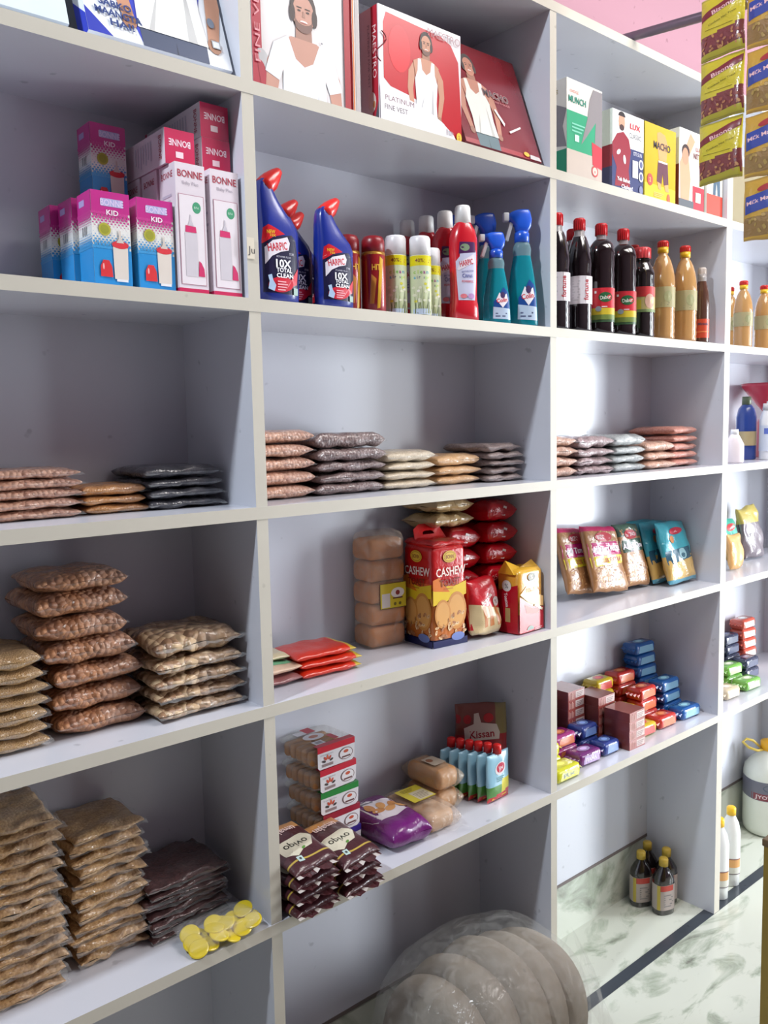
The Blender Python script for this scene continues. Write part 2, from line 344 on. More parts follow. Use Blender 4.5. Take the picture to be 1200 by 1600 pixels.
# ------------------------------------------------------------------ rod with strips of cookie packets
r = empty('hanging_rod', (1.2, .012, 2.6270)); m = MB(); m.tube([(0, .20, .022), (0, 0, 0), (0, -1.15, -.128)], .0118, M((120, 108, 122), .35, metal=.6), 14); m.build('rod', r)
m = MB(); m.tube([(0, -1.1, -.113), (0, -1.1, .979)], .0015, M((90, 86, 90), .5)); m.build('hanging_wire', r)
tag(r, 'thin dark grey rod reaching out over the room above the shelving', 'rod')
def man(a, cx, y0, h, skin, hair, top, trouser=None, sleeve=False, beard=False, y_cut=0):
    """printed figure of a person: y0 = foot of the print, h = height to top of the head"""
    k = h
    def P(*q): return [(cx + x * k, y0 + y * k) for x, y in q]
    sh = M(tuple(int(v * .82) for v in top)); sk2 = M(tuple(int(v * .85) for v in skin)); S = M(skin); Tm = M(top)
    if trouser: a.poly(P((-.13, 0), (.13, 0), (.14, .24), (-.14, .24)), M(trouser)); a.poly(P((-.01, 0), (.012, 0), (.004, .18)), M(tuple(int(v * .7) for v in trouser)))
    # arms
    a.poly(P((-.16, .70), (-.23, .60), (-.245, .44), (-.20, .24), (-.15, .22), (-.175, .44), (-.15, .56)), S)
    a.poly(P((.16, .70), (.15, .56), (.175, .44), (.15, .22), (.20, .24), (.245, .44), (.23, .60)), S)
    a.ell(cx - .175 * k, y0 + .215 * k, .03 * k, .035 * k, sk2, 10); a.ell(cx + .175 * k, y0 + .215 * k, .03 * k, .035 * k, sk2, 10)
    # neck, chest
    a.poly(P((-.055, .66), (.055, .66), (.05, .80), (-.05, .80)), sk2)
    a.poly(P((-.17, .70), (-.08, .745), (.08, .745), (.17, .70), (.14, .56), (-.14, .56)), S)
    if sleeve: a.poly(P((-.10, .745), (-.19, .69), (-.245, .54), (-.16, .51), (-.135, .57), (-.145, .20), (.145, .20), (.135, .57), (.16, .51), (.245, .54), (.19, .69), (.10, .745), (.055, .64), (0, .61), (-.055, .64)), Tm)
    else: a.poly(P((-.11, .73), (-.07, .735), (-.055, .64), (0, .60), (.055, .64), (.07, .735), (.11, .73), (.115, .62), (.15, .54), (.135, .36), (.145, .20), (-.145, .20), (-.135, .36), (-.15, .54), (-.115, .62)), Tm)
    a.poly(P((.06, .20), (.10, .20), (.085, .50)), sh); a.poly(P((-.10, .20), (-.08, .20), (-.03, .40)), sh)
    # head
    a.ell(cx, y0 + .895 * k, .082 * k, .105 * k, M(hair), 20)
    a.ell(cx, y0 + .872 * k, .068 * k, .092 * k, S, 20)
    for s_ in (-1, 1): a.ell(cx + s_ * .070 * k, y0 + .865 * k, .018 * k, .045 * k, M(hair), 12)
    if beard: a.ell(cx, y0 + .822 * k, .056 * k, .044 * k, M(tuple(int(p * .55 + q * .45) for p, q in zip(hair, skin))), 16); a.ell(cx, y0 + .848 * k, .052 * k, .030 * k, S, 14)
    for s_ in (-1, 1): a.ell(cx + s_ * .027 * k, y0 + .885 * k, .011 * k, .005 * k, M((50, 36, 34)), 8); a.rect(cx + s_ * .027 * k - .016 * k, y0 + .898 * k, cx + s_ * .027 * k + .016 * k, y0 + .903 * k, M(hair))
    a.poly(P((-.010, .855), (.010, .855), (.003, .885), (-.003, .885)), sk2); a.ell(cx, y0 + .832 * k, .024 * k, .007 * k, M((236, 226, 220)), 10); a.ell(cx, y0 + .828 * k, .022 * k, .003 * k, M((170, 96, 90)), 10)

YEL = (206, 192, 48); MAR = (120, 56, 58)
def cookie_pack(kind):
    """snack pack facing -y, hanging with its top at z=0"""
    m = MB(); w, h = .108, .142
    yel, mar = (YEL, MAR) if kind == 0 else ((200, 160, 60), (150, 120, 70))
    P_ = lambda c: M(c, .3, coat=.6, crinkle=.25)
    m.T = Matrix.Translation((0, 0, -h / 2)) @ Matrix.Rotation(PI / 2, 4, 'X') @ Matrix.Translation((0, 0, -.011))
    def mf(u, v, top):
        if abs(v) > .93: return P_((170, 160, 60)) if kind == 0 else P_((186, 150, 70))
        t = v + .22 * u - .0
        return P_(mar) if (v - .10 * u < -.18 and v > -.86) else P_(yel)
    mp = m.pillow(w, h, .022, mf, 18, 40, 4, .5, .0022, 3 + kind, 26)
    a = Art(m, mp); W = M((238, 196, 196), .3)
    if kind == 0:
        a.poly([(-.052, .018), (.052, .046), (.052, .062), (.03, .058), (.012, .052), (-.02, .044), (-.052, .032)], M((128, 48, 56), .3), .012)
        a.text('Bizono', .004, .038, .010, W, .056, .22, .02); a.text('Cookies Nut Treat', .002, .014, .0045, M((70, 64, 20)), .07, .22, 0)
        a.rect(-.04, -.004, .03, -.003, M((120, 110, 30)), .01); rr = random.Random(4)
        for _ in range(26):
            x, y = rr.uniform(-.046, .046), rr.uniform(-.056, -.020); a.ell(x, y, rr.uniform(.003, .006), rr.uniform(.002, .004), M(rr.choice([(176, 120, 84), (150, 84, 70), (190, 140, 90)]), .4), 8, rr.uniform(0, 3)); a.l -= 1
        a.poly([(-.054, -.060), (.054, -.048), (.054, -.066), (-.054, -.068)], M((176, 168, 60), .3), .012)
    else:
        a.poly([(-.054, .030), (.054, .046), (.054, .006), (-.054, -.010)], M((58, 78, 160), .3), .012); a.text('Milk Magic', -.010, .020, .009, W, .07, .15, .02)
        a.ell(.0, .046, .022, .007, M((170, 60, 66), .3), 16, .15); rr = random.Random(5)
        for _ in range(22): a.ell(rr.uniform(-.046, .046), rr.uniform(-.058, -.016), rr.uniform(.003, .006), rr.uniform(.002, .004), M(rr.choice([(176, 150, 84), (190, 160, 100)]), .4), 8, rr.uniform(0, 3)); a.l -= 1
    return m
CP = [cookie_pack(0), cookie_pack(1)]
for kind, loc, n, lab, z0 in ((0, (1.180, -.2535, 2.628), 3, 'hanging strip of yellow and maroon cookie packets, left of the two', 2.628), (1, (1.174, -.372, 2.615), 4, 'hanging strip of gold and blue biscuit packets, right one at the photo edge', 2.615)):
    s_ = empty('packet_strip', loc, -PI / 2 + (.03 if kind else 0)); tag(s_, lab, 'snack packets', 'strips of packets on the rod')
    proto = None
    for i in range(n):
        if proto is None: o = proto = CP[kind].build('packet', s_)
        else: o = proto.copy(); col.objects.link(o); o.parent = s_
        o.location = (.0012 * (i % 2), 0.0, -.1445 * i)

# ------------------------------------------------------------------ wooden counter in the foreground
r = empty('wooden_counter', (.775, -.584, 0)); WD = laminate('olive_brown_wood', (158, 132, 52), .35, .35, 14)
m = MB(); m.box(0, .7, -.6, 0, .03, .785, WD); m.build('cabinet_body', r)
m = MB(); m.rbox(-.003, .703, -.603, .003, .785, .800, M((104, 84, 58), .3), .002); m.build('counter_top', r)
m = MB(); m.box(-.012, .69, -.59, .006, 0, .03, M((70, 50, 60), .5)); m.build('plinth', r)
tag(r, 'olive-brown wooden counter at the lower right edge of the photo', 'counter')
# ------------------------------------------------------------------ cartons
def carton(name, x0, w, y0, d, h, row, m, label, cat, art=None, side=None, rz=0.0, lean=0.0, group=None, front_m=None, side_m=None, dz=0.0, build=True):
    mb = MB(); mb.T = Matrix.Translation((0, 0, d * math.sin(lean))) @ Matrix.Rotation(-lean, 4, 'X')
    mb.box(0, w, 0, d, 0, h, m, front=front_m, left=side_m)
    mb.box(.0008, w - .0008, -.0004, .0, h - .0012, h - .0004, M((250, 250, 250), .3)) if False else None
    def fl(mp): return mp
    if art: A_ = Art(mb, front(0, 0, 0)); A_.clip = (0, 0, w, h); art(A_, w, h)
    if side: A_ = Art(mb, leftf(0, d, 0)); A_.clip = (0, 0, d, h); side(A_, d, h)
    o = mb.build(name, None, (x0, y0, Z[row] + dz + .0003), rz); tag(o, label, cat, group); return o
WHT = (232, 230, 232); BLU = (40, 62, 150); SK = (196, 142, 112)
card = lambda c: M(c, .32, coat=.3)

# --- vests on the top shelf
def ar(a, w, h):
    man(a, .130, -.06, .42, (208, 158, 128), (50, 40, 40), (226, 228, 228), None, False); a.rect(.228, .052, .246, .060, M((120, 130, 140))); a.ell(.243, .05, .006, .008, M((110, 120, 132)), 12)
carton('vest_carton', -.575, .283, .012, .035, .335, 1, card((214, 224, 228)), 'white vest packet with a printed bare arm, left edge of the top shelf', 'clothing box', ar, None, 0, .30)
def ar(a, w, h):
    a.poly([(.0, 0), (.040, 0), (0, .045)], M((44, 58, 170))); a.poly([(.092, .0), (.118, .0), (.100, .06), (.075, .335), (.03, .335), (.074, .06)], M((52, 66, 186))); a.poly([(.19, .11), (.205, .09), (.235, .2), (.22, .335), (.19, .335)], M((52, 66, 186)))
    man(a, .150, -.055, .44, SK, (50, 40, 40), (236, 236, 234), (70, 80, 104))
    for i, t in enumerate(('SABKO', 'MAANGTA', 'HAI!')): a.text(t, .052 + .003 * i, .0600 - .0175 * i, .0125, M((40, 62, 120)), (.055, .078, .040)[i], -.02, .03)
    a.ell(.228, .085, .007, .010, M((110, 122, 140)), 12); a.rect(.222, .035, .238, .050, M((170, 178, 186))); a.rect(.224, .037, .236, .048, M((226, 230, 232)))
def sd(a, d, h): a.poly([(0, 0), (.035, 0), (.035, .03), (0, .075)], M((50, 64, 180))); a.ell(.016, .14, .008, .012, M((90, 100, 120)), 12)
carton('vest_carton', -.262, .254, .012, .035, .337, 1, card((234, 238, 242)), 'white and blue vest box with a printed man in jeans and dark blue slogan', 'clothing box', ar, sd, 0, .33)
def ar(a, w, h):
    a.rect(0, 0, .020, h, M((176, 34, 58))); a.ell(.018, .02, .022, .045, M((190, 190, 192)), 20, 0, -1.2, 1.9); a.ell(.014, .015, .015, .03, M((176, 40, 60)), 16, 0, -1.2, 1.9)
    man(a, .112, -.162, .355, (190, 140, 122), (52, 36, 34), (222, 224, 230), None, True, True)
    a.text('FINE VEST', .010, .115, .011, M((228, 150, 160)), .15, PI / 2, 0); a.rect(.205, 0, .219, h, M((158, 28, 42))); a.rect(.150, .105, .1535, .108, M((120, 120, 130)))
carton('vest_carton', .032, .219, .010, .045, .340, 1, card((220, 216, 216)), 'pale vest box with a smiling bearded man in a short-sleeved white shirt', 'clothing box', ar)
def ar(a, w, h):
    a.poly([(.012, .085), (.03, .072), (.08, .066), (.13, .055), (.18, .030), (.205, 0), (w, 0), (w, .05), (w - .008, .165), (w - .03, .195), (w - .06, .205), (.02, .212), (.012, .19)], M((186, 24, 38), .3))
    a.poly([(.0, 0), (.20, 0), (.178, .030), (.13, .055), (.08, .066), (.03, .072), (0, .08)], M((226, 222, 226))); a.ell(.055, .15, .03, .045, M((214, 34, 46), .3), 20)
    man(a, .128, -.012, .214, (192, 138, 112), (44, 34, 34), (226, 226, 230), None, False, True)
    a.poly([(0, 0), (.215, 0), (.205, .012), (.17, .032), (.13, .046), (.08, .056), (.03, .062), (0, .07)], M((228, 224, 228)))
    a.text('PLATINUM', .052, .048, .010, M((110, 70, 84)), .078, 0, 0); a.text('FINE VEST', .042, .030, .010, M((80, 70, 78)), .062, 0, 0)
    a.ell(.222, .010, .008, .010, M((224, 190, 50)), 16); a.text('2', .222, .010, .008, M((150, 60, 40)), None, 0, 0); a.text('MAESTRO', .180, .205, .016, M((156, 120, 126)), .095, 0, -.004)
    a.rect(.184, .008, .186, .020, M((50, 50, 60))); a.lines(.189, .009, .206, .019, 4, M((150, 150, 160)))
def sd(a, d, h):
    a.rect(d - .022, .0, d - .003, h, M((178, 36, 54))); a.poly([(d - .016, 0), (d - .003, 0), (d - .003, .04)], M((80, 84, 92))); a.text('MAESTRO', d - .0125, .135, .012, M((238, 214, 214)), .10, -PI / 2, 0)
    a.text('PLATINUM FINE VEST', d - .030, .13, .006, M((150, 150, 160)), .12, -PI / 2, 0); a.ell(d - .022, .04, .012, .020, M((214, 206, 196)), 14); a.ell(d - .016, .035, .004, .007, M((190, 140, 90)), 10)
o = carton('vest_carton', .326, .232, .010, .058, .222, 1, card((224, 218, 222)), 'white and red vest box lettered platinum fine vest, man in white tank top', 'clothing box', ar, sd)
m = MB(); P = [(.0 + .018 * math.cos(t) * math.sin(2 * t) * 1.0 + .004, -.003, .142 + .030 * math.sin(t)) for t in [i * 2 * PI / 24 for i in range(25)]]; m.tube(P, .0012, M((140, 30, 44)), 6); m.build('string_bow', o)
m = MB(); m.box(.267, .285, .02, .07, Z[1] + .0006, Z[1] + .30, card((160, 34, 44)), front=card((214, 206, 200))); a = Art(m, front(.267, .02, Z[1] + .001)); a.rect(.001, 0, .004, .28, M((220, 120, 50))); a.rect(.007, 0, .016, .28, M((184, 178, 178)))
tag(m.build('vest_carton'), 'narrow red vest box edge standing between the two large vest boxes', 'clothing box')
def ar(a, w, h):
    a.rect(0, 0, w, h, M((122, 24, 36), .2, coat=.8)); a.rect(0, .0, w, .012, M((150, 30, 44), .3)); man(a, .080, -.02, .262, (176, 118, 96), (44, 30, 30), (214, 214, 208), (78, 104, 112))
    a.text('MACHO', .150, .150, .018, M((190, 130, 130)), .087, -.04, .06); a.text('MACHO', .150, .150, .018, M((48, 32, 40)), .085, -.04, .02); a.text('OLD IS GOLD', .165, .133, .006, M((200, 120, 120)), .055, -.04, 0); a.ell(.205, .010, .010, .006, M((214, 170, 40)), 12); a.poly([(.215, .0), (.255, 0), (.25, .010), (.218, .012)], M((190, 186, 186)))
    a.poly([(.128, .108), (.134, .112), (.155, .078), (.150, .070)], M((236, 226, 226), .2)); a.poly([(.165, .055), (.21, .078), (.21, .083), (.163, .060)], M((236, 226, 226), .2))  # pale slivers: highlights of the plastic wrap painted onto the face
carton('vest_packet', .575, .258, .012, .030, .270, 1, card((120, 26, 38)), 'dark red plastic-wrapped vest packet leaning in the shadow beside the upright', 'clothing box', ar, None, 0, .34)

# --- column C top shelf
def ar(a, w, h):
    a.rect(0, .065, w, .158, M((38, 152, 110))); a.rect(0, 0, w, .066, M((190, 176, 164)))
    a.poly([(.095, .20), (.11, .228), (w, .228), (w, .05), (.135, .058), (.118, .10), (.122, .15), (.075, .10), (.06, .085), (.085, .15)], M((132, 126, 128))); a.poly([(.108, .045), (w, .038), (w, .092), (.105, .10)], M((190, 48, 62)))
    a.text('CHOICE', .030, .205, .007, M((196, 70, 70)), .036, 0, 0); a.text('MUNCH', .043, .186, .016, M((30, 130, 110)), .072, 0, .02)
    a.lines(.020, .110, .075, .135, 3, M((120, 196, 170))); a.rect(.032, .088, .050, .104, M((190, 226, 212))); a.ell(.118, .030, .014, .014, M((190, 60, 60)), 18); a.ell(.118, .030, .010, .010, M((206, 192, 180)), 16); a.text('e', .118, .030, .008, M((190, 60, 60)), None, 0, .02)
def sd(a, d, h): a.rect(0, 0, d, .065, M((34, 140, 104))); a.poly([(0, .08), (d, .07), (d * .8, .12), (d, .16), (.3 * d, .18), (0, .15)], M((134, 130, 134))); a.text('LE', d * .45, .205, .010, M((150, 130, 70)), None, 0, .01)
carton('underwear_carton', .935, .150, .016, .058, .233, 1, card((222, 218, 208)), 'tall white and green box with a grey model and a red trunk print', 'clothing box', ar, sd, .02)
def ar(a, w, h):
    a.rect(0, 0, w, .118, M((44, 54, 104))); a.poly([(0, .118), (w, .118), (w, h), (0, h)], M((232, 230, 228)))
    a.poly([(.0, .12), (.02, .145), (.05, .155), (.075, .14), (.085, .11), (.075, .06), (.082, .018), (.012, .012), (.02, .06), (-.0, .09)], M((140, 24, 44))); a.ell(.042, .178, .015, .022, M((196, 148, 122)), 14); a.ell(.042, .192, .016, .012, M((40, 32, 34)), 14, 0, 0, PI); a.ell(.042, .164, .011, .008, M((70, 44, 40)), 12)
    a.ell(.028, .10, .010, .006, M((226, 220, 220)), 10, .6); a.ell(.055, .085, .006, .012, M((226, 220, 220)), 10, .2)
    a.text('LUX', .104, .176, .014, M((200, 34, 52)), .048, 0, .03); a.text('CLASSIC', .104, .152, .013, M((90, 96, 104)), .056, 0, 0); a.text('OTI SUN', .115, .108, .010, M((226, 226, 236)), .040, 0, 0)
    a.rect(.092, .045, .118, .090, M((206, 204, 206))); a.rect(.097, .052, .113, .083, M((228, 228, 230)))
    for k, z in enumerate((.084, .052)): a.ell(.132, z, .011, .013, M((226, 226, 232)), 16); a.ell(.132, z, .007, .009, M((96, 100, 140)), 14)
    a.ell(.132, .018, .009, .011, M((120, 126, 160)), 14); a.text('Yeh Bahut', .050, .032, .010, M((240, 238, 240)), .060, 0, .02); a.text('Chalega!', .066, .015, .010, M((240, 238, 240)), .052, 0, .02)
def sd(a, d, h): a.rect(0, 0, d, .10, M((60, 64, 96))); a.rect(0, .06, d, .115, M((140, 30, 46)))
carton('underwear_carton', 1.132, .145, .020, .052, .205, 1, card((206, 216, 206)), 'white and navy vest box with a man in a maroon jacket', 'clothing box', ar, sd)
def ar(a, w, h):
    a.rect(0, 0, w, h, M((196, 168, 34), .25, coat=.6)); a.rect(0, 0, w, .045, M((214, 190, 60), .3)); P = [(.06, .185), (.075, .19), (.10, .185), (.115, .16), (.108, .115), (.070, .115), (.063, .15)]; a.poly(P, M((200, 150, 96)))
    a.poly([(.066, .112), (.115, .112), (.12, .055), (.096, .05), (.090, .08), (.084, .05), (.060, .056)], M((92, 44, 60))); a.rect(.068, .108, .113, .113, M((226, 220, 220)))
    a.poly([(.062, .055), (.080, .052), (.082, .034), (.068, .036)], M((200, 150, 96))); a.poly([(.098, .050), (.118, .055), (.122, .034), (.104, .034)], M((200, 150, 96)))
    a.text('MACHO', .085, .152, .019, M((60, 50, 60)), .085, 0, .02); a.ell(.026, .055, .014, .016, M((190, 70, 60)), 16); a.text('2', .026, .055, .012, M((230, 190, 120)), None, 0, .02); a.ell(.120, .016, .008, .014, M((200, 90, 60)), 12); a.lines(.045, .014, .095, .028, 3, M((200, 180, 110)))
carton('underwear_carton', 1.2835, .157, .020, .050, .205, 1, card((190, 164, 40)), 'yellow box with a model in dark trunks', 'clothing box', ar)
def ar(a, w, h):
    a.rect(.075, 0, w, .075, M((170, 34, 54))); a.rect(0, 0, .08, .030, M((84, 90, 96))); a.poly([(.008, .03), (.055, .03), (.062, .09), (.05, .15), (.085, .20), (.060, .218), (.03, .17), (.004, .13)], M((206, 150, 118)))
    a.ell(.034, .164, .021, .020, M((52, 36, 34)), 14); a.ell(.032, .150, .017, .024, M((190, 136, 108)), 14); a.text('LUX', .108, .180, .011, M((150, 40, 50)), .036, 0, .02); a.text('NITRO', .105, .160, .016, M((110, 40, 50)), .056, 0, .02); a.lines(.12, .10, .15, .112, 2, M((150, 150, 160))); a.rect(.09, .030, .118, .058, M((214, 224, 200)))
def sd(a, d, h): a.rect(0, 0, d, .125, M((120, 50, 40)))
carton('underwear_carton', 1.460, .140, .020, .045, .226, 1, card((222, 222, 214)), 'white and maroon box with a bare-chested model behind the hanging strip', 'clothing box', ar, sd)
def ar(a, w, h):
    a.rect(0, 0, .095, .065, M((206, 66, 48))); a.poly([(.035, .065), (.05, .065), (.056, .105), (.062, .065), (.078, .065), (.074, .14), (.038, .14)], M((60, 86, 108)))
carton('underwear_carton', 1.606, .092, .014, .04, .175, 1, card((228, 230, 220)), 'white and orange-red box with a jeans print beside the right upright', 'clothing box', ar)

# --- baby bottle boxes
def kid_mesh(n=None):
    mb = MB(); w, d, h = .063, .056, .147
    MG = (190, 40, 132); mb.box(0, w, 0, d, 0, h, card((226, 226, 222)), top=card((196, 44, 130)))
    def face(a, W):
        a.rect(0, 0, W, .058, card((36, 140, 206))); a.rect(0, .115, W, h, card(MG))
        for k in range(7):                                       # printed halftone between the colours
            t = k / 7.0
            for i in range(10):
                x = (i + (k % 2) * .5 + .3) * W / 10.3; s_ = .0030 * (1 - t)
                a.rect(x - s_, .058 + k * .0042, x + s_, .058 + k * .0042 + s_ * 1.5, card((60, 150, 208))); a.l -= 1
                a.rect(x - s_, .115 - k * .0042 - s_ * 1.5, x + s_, .115 - k * .0042, card((196, 60, 140))); a.l -= 1
        a.l += 1
    a = Art(mb, front(0, 0, 0)); face(a, w)
    a.rect(.016, .124, .052, .136, M((170, 170, 214))); a.text('BONNE', .034, .130, .010, M((216, 200, 232)), .038, 0, .02); a.text('KID', .034, .115, .008, M((244, 232, 240)), .020, 0, .02)
    a.ell(.020, .088, .010, .010, M((172, 168, 50)), 18); a.ell(.020, .088, .007, .007, M((150, 150, 40)), 16)
    a.poly([(.033, .012), (.056, .012), (.057, .062), (.032, .062)], M((216, 206, 196))); a.rect(.032, .062, .057, .066, M((190, 50, 60))); a.ell(.0445, .066, .014, .006, M((212, 44, 56)), 18); a.poly([(.038, .069), (.051, .069), (.0465, .076), (.046, .088), (.043, .088), (.0425, .076)], M((206, 196, 188))); a.rect(.036, .008, .055, .012, M((226, 226, 226)))
    a.poly([(.010, .014), (.030, .014), (.029, .030), (.0245, .040), (.015, .040), (.010, .030)], M((210, 38, 46))); a.ell(.015, .030, .0015, .005, M((240, 170, 170)), 8)
    a = Art(mb, leftf(0, d, 0)); face(a, d); a.rect(.008, .126, .030, .136, M((170, 150, 200)))
    a.tube = None
    for x in (.018, .026, .033): a.poly([(x, .080), (x + .002, .080), (x + .003, .094), (x + .001, .094)], M((50, 50, 60)))
    return mb
KM = kid_mesh()
kp = [(-.272, .016, 0, 'front left of two'), (-.196, .016, 0, 'front right, beside the tall white boxes'), (-.278, .082, 0, 'second one back at the left'), (-.290, .146, 0, 'furthest back at the left'), (-.212, .150, .152, 'standing highest, in the shadow'), (-.212, .150, 0, 'under the highest one, hidden')]
k0 = None
for x, y, dz, lb in kp:
    if k0 is None: o = k0 = KM.build('bottle_carton')
    else: o = copy_tree(k0)
    o.location = (x, y, Z[2] + dz + .0003); o.rotation_euler.z = random.uniform(-.02, .02); tag(o, 'pink and blue baby bottle box, ' + lb, 'carton', 'pink and blue baby bottle boxes')
def bonne_mesh():
    mb = MB(); w, d, h = .055, .058, .214; R_ = (196, 34, 84); WM = card((222, 212, 220)); mb.box(0, w, 0, d, 0, h, WM, top=card(R_))
    a = Art(mb, front(0, 0, 0)); a.rect(0, 0, w, .008, card(R_)); a.text('BONNE', w / 2, .197, .012, M((168, 30, 60)), .046, 0, .01); a.text('Baby Plus', w / 2, .182, .006, M((170, 160, 172)), .03, 0, 0)
    g = M((176, 120, 140)); gi = M((226, 218, 224)); a.rect(.004, .014, .051, .163, g); a.rect(.005, .015, .050, .162, gi)
    a.ell(.037, .143, .008, .0095, M((60, 150, 110)), 18); a.text('BPA', .037, .143, .004, M((190, 226, 206)), None, 0, 0)
    a.poly([(.013, .028), (.036, .028), (.036, .100), (.013, .100)], M((202, 196, 204))); a.poly([(.014, .101), (.035, .101), (.034, .111), (.015, .112)], M((204, 30, 100))); a.poly([(.019, .112), (.030, .112), (.026, .121), (.0255, .130), (.0235, .130), (.023, .121)], M((196, 190, 200)))
    a.poly([(.036, .029), (.048, .029), (.047, .042), (.042, .052), (.038, .055)], M((200, 30, 96)))
    a = Art(mb, leftf(0, d, 0)); a.rect(0, 0, d, .008, card(R_)); a.text('BONNE', d / 2, .197, .011, M((168, 30, 60)), .040, 0, 0); a.lines(.010, .10, .048, .17, 7, M((186, 180, 194)))
    a = Art(mb, topf(0, 0, h)); a.text('BONNE', w / 2, d * .62, .011, M((240, 214, 226)), .040, 0, .02, True); a.rect(w / 2 - .008, .012, w / 2 + .006, .022, M((236, 214, 222)))
    return mb
BM = bonne_mesh(); b0 = None
# upright ones, then ones lying on top with the pink end to the room
up = [(-.128, .010, 'front left'), (-.062, .010, 'front right, against the upright'), (-.131, .072, 'behind the front left one'), (-.066, .072, 'behind the front right one'), (-.133, .134, 'third back at the left'), (-.067, .134, 'third back against the upright')]
for x, y, lb in up:
    if b0 is None: o = b0 = BM.build('bottle_carton')
    else: o = copy_tree(b0)
    o.location = (x, y, Z[2] + .0003); tag(o, 'tall white baby bottle box, ' + lb, 'carton', 'tall white baby bottle boxes')
for x, y, dz, flip, lb in ((-.134, .030, .2148, 0, 'lying on the tall ones, left'), (-.062, .034, .2148, 0, 'lying on the tall ones, lower right'), (-.062, .036, .2738, 0, 'lying highest, beside the upright')):
    o = copy_tree(b0); o.rotation_euler = (PI / 2, 0, 0); o.location = (x, y + .214, Z[2] + dz + .0003); o.rotation_euler = (PI / 2, 0, 0)
    tag(o, 'white baby bottle box ' + lb, 'carton', 'tall white baby bottle boxes')
# ------------------------------------------------------------------ cleaning bottles, row below the top shelf, middle column
def place(proto_fn, spots, cat, group):
    """spots: (x, y, row, dz, rz, label); the first use builds, later ones copy"""
    p = None; out = []
    for x, y, row, dz, rz, lb in spots:
        o = proto_fn() if p is None else copy_tree(p)
        if p is None: p = o
        o.location = (x, y, Z[row] + dz + .0003); o.rotation_euler = (0, 0, -rz if rz > .25 else rz); tag(o, lb, cat, group); out.append(o)
    return out
def harpic():
    r = empty('toilet_cleaner_bottle'); m = MB(); B = M((24, 46, 140), .28, coat=.5)
    S = [(0, 0, 0, .034, .020), (.003, 0, 0, .039, .024), (.030, 0, 0, .040, .025), (.118, .001, 0, .040, .025), (.132, -.002, 0, .037, .024), (.150, -.010, 0, .029, .021), (.168, -.017, 0, .022, .018), (.184, -.021, 0, .017, .0155), (.196, -.021, 0, .0145, .014), (.203, -.018, 0, .012, .012)]
    mp = m.loft(S, B, 2.8, 28); m.build('bottle_body', r)
    m = MB(); m.T = Matrix.Translation((-.014, 0, .196)) @ Matrix.Rotation(.85, 4, 'Y'); RD = M((222, 40, 34), .3, coat=.4)
    m.loft([(-.010, 0, 0, .0165, .0165), (0, 0, 0, .0170, .0170), (.010, 0, 0, .0165, .0160), (.026, -.002, 0, .0115, .013), (.034, -.003, 0, .0080, .010), (.036, -.003, 0, .0075, .009)], RD, 2.0, 14); m.build('nozzle_cap', r)
    m = MB(); a = Art(m, mp); G = .010; NV = M((26, 24, 60), .3)
    a.poly([(-.036, .014), (.030, .012), (.034, .060), (.026, .104), (.018, .112), (-.006, .108), (-.036, .100)], NV, G)
    a.poly([(-.036, .100), (-.034, .120), (-.026, .126), (-.010, .119), (.004, .112), (-.018, .106), (-.036, .094)], M((206, 30, 44), .3), G); a.text('NEW', -.022, .114, .006, M((240, 190, 40)), .014, 0, .02); a.text('10X', -.019, .108, .004, M((240, 190, 40)), .010, 0, .02)
    a.poly([(-.033, .060), (-.033, .088), (-.020, .100), (-.004, .104), (.008, .108), (.013, .098), (.010, .086), (-.006, .082), (-.022, .074)], M((230, 224, 232), .3), G)
    a.text('HARPIC', -.011, .0905, .013, M((198, 26, 50)), .036, .16, .02); a.text('POWER PLUS', .000, .074, .003, M((206, 206, 220)), .028, 0, .0); a.text('STAR', .016, .080, .004, M((190, 190, 206)), .010, 0, .01)
    a.ell(-.006, .028, .024, .013, M((206, 30, 54), .3), 20, .1); a.poly([(.002, .020), (.026, .030), (.030, .058), (.016, .040)], M((206, 30, 54), .3))
    a.text('10X', -.001, .063, .013, M((246, 246, 250)), .030, 0, .03); a.text('TOTAL', .000, .052, .007, M((246, 246, 250)), .031, 0, .03); a.text('CLEAN', .001, .043, .007, M((246, 246, 250)), .033, 0, .03)
    a.poly([(-.030, .020), (-.020, .016), (-.017, .026), (-.022, .034), (-.024, .044), (-.030, .042), (-.028, .032)], M((180, 206, 236), .3)); a.lines(-.014, .018, .006, .036, 4, M((240, 170, 180))); a.rect(.018, .012, .028, .024, M((150, 180, 170)))
    m.build('label', r); return r
place(harpic, [(.080, .030, 2, 0, 0, 'blue toilet cleaner bottle with red angled cap, nearest the left upright and largest'), (.153, .083, 2, 0, 0, 'blue toilet cleaner bottle with red cap, half hidden between the other two blue ones'),
               (.212, .027, 2, 0, 0, 'blue toilet cleaner bottle with red cap, right one of three, beside the red cans'), (.216, .152, 2, 0, 0, 'blue toilet cleaner bottle, only its dark red cap showing behind the right blue one')], 'toilet cleaner', 'blue toilet cleaner bottles')
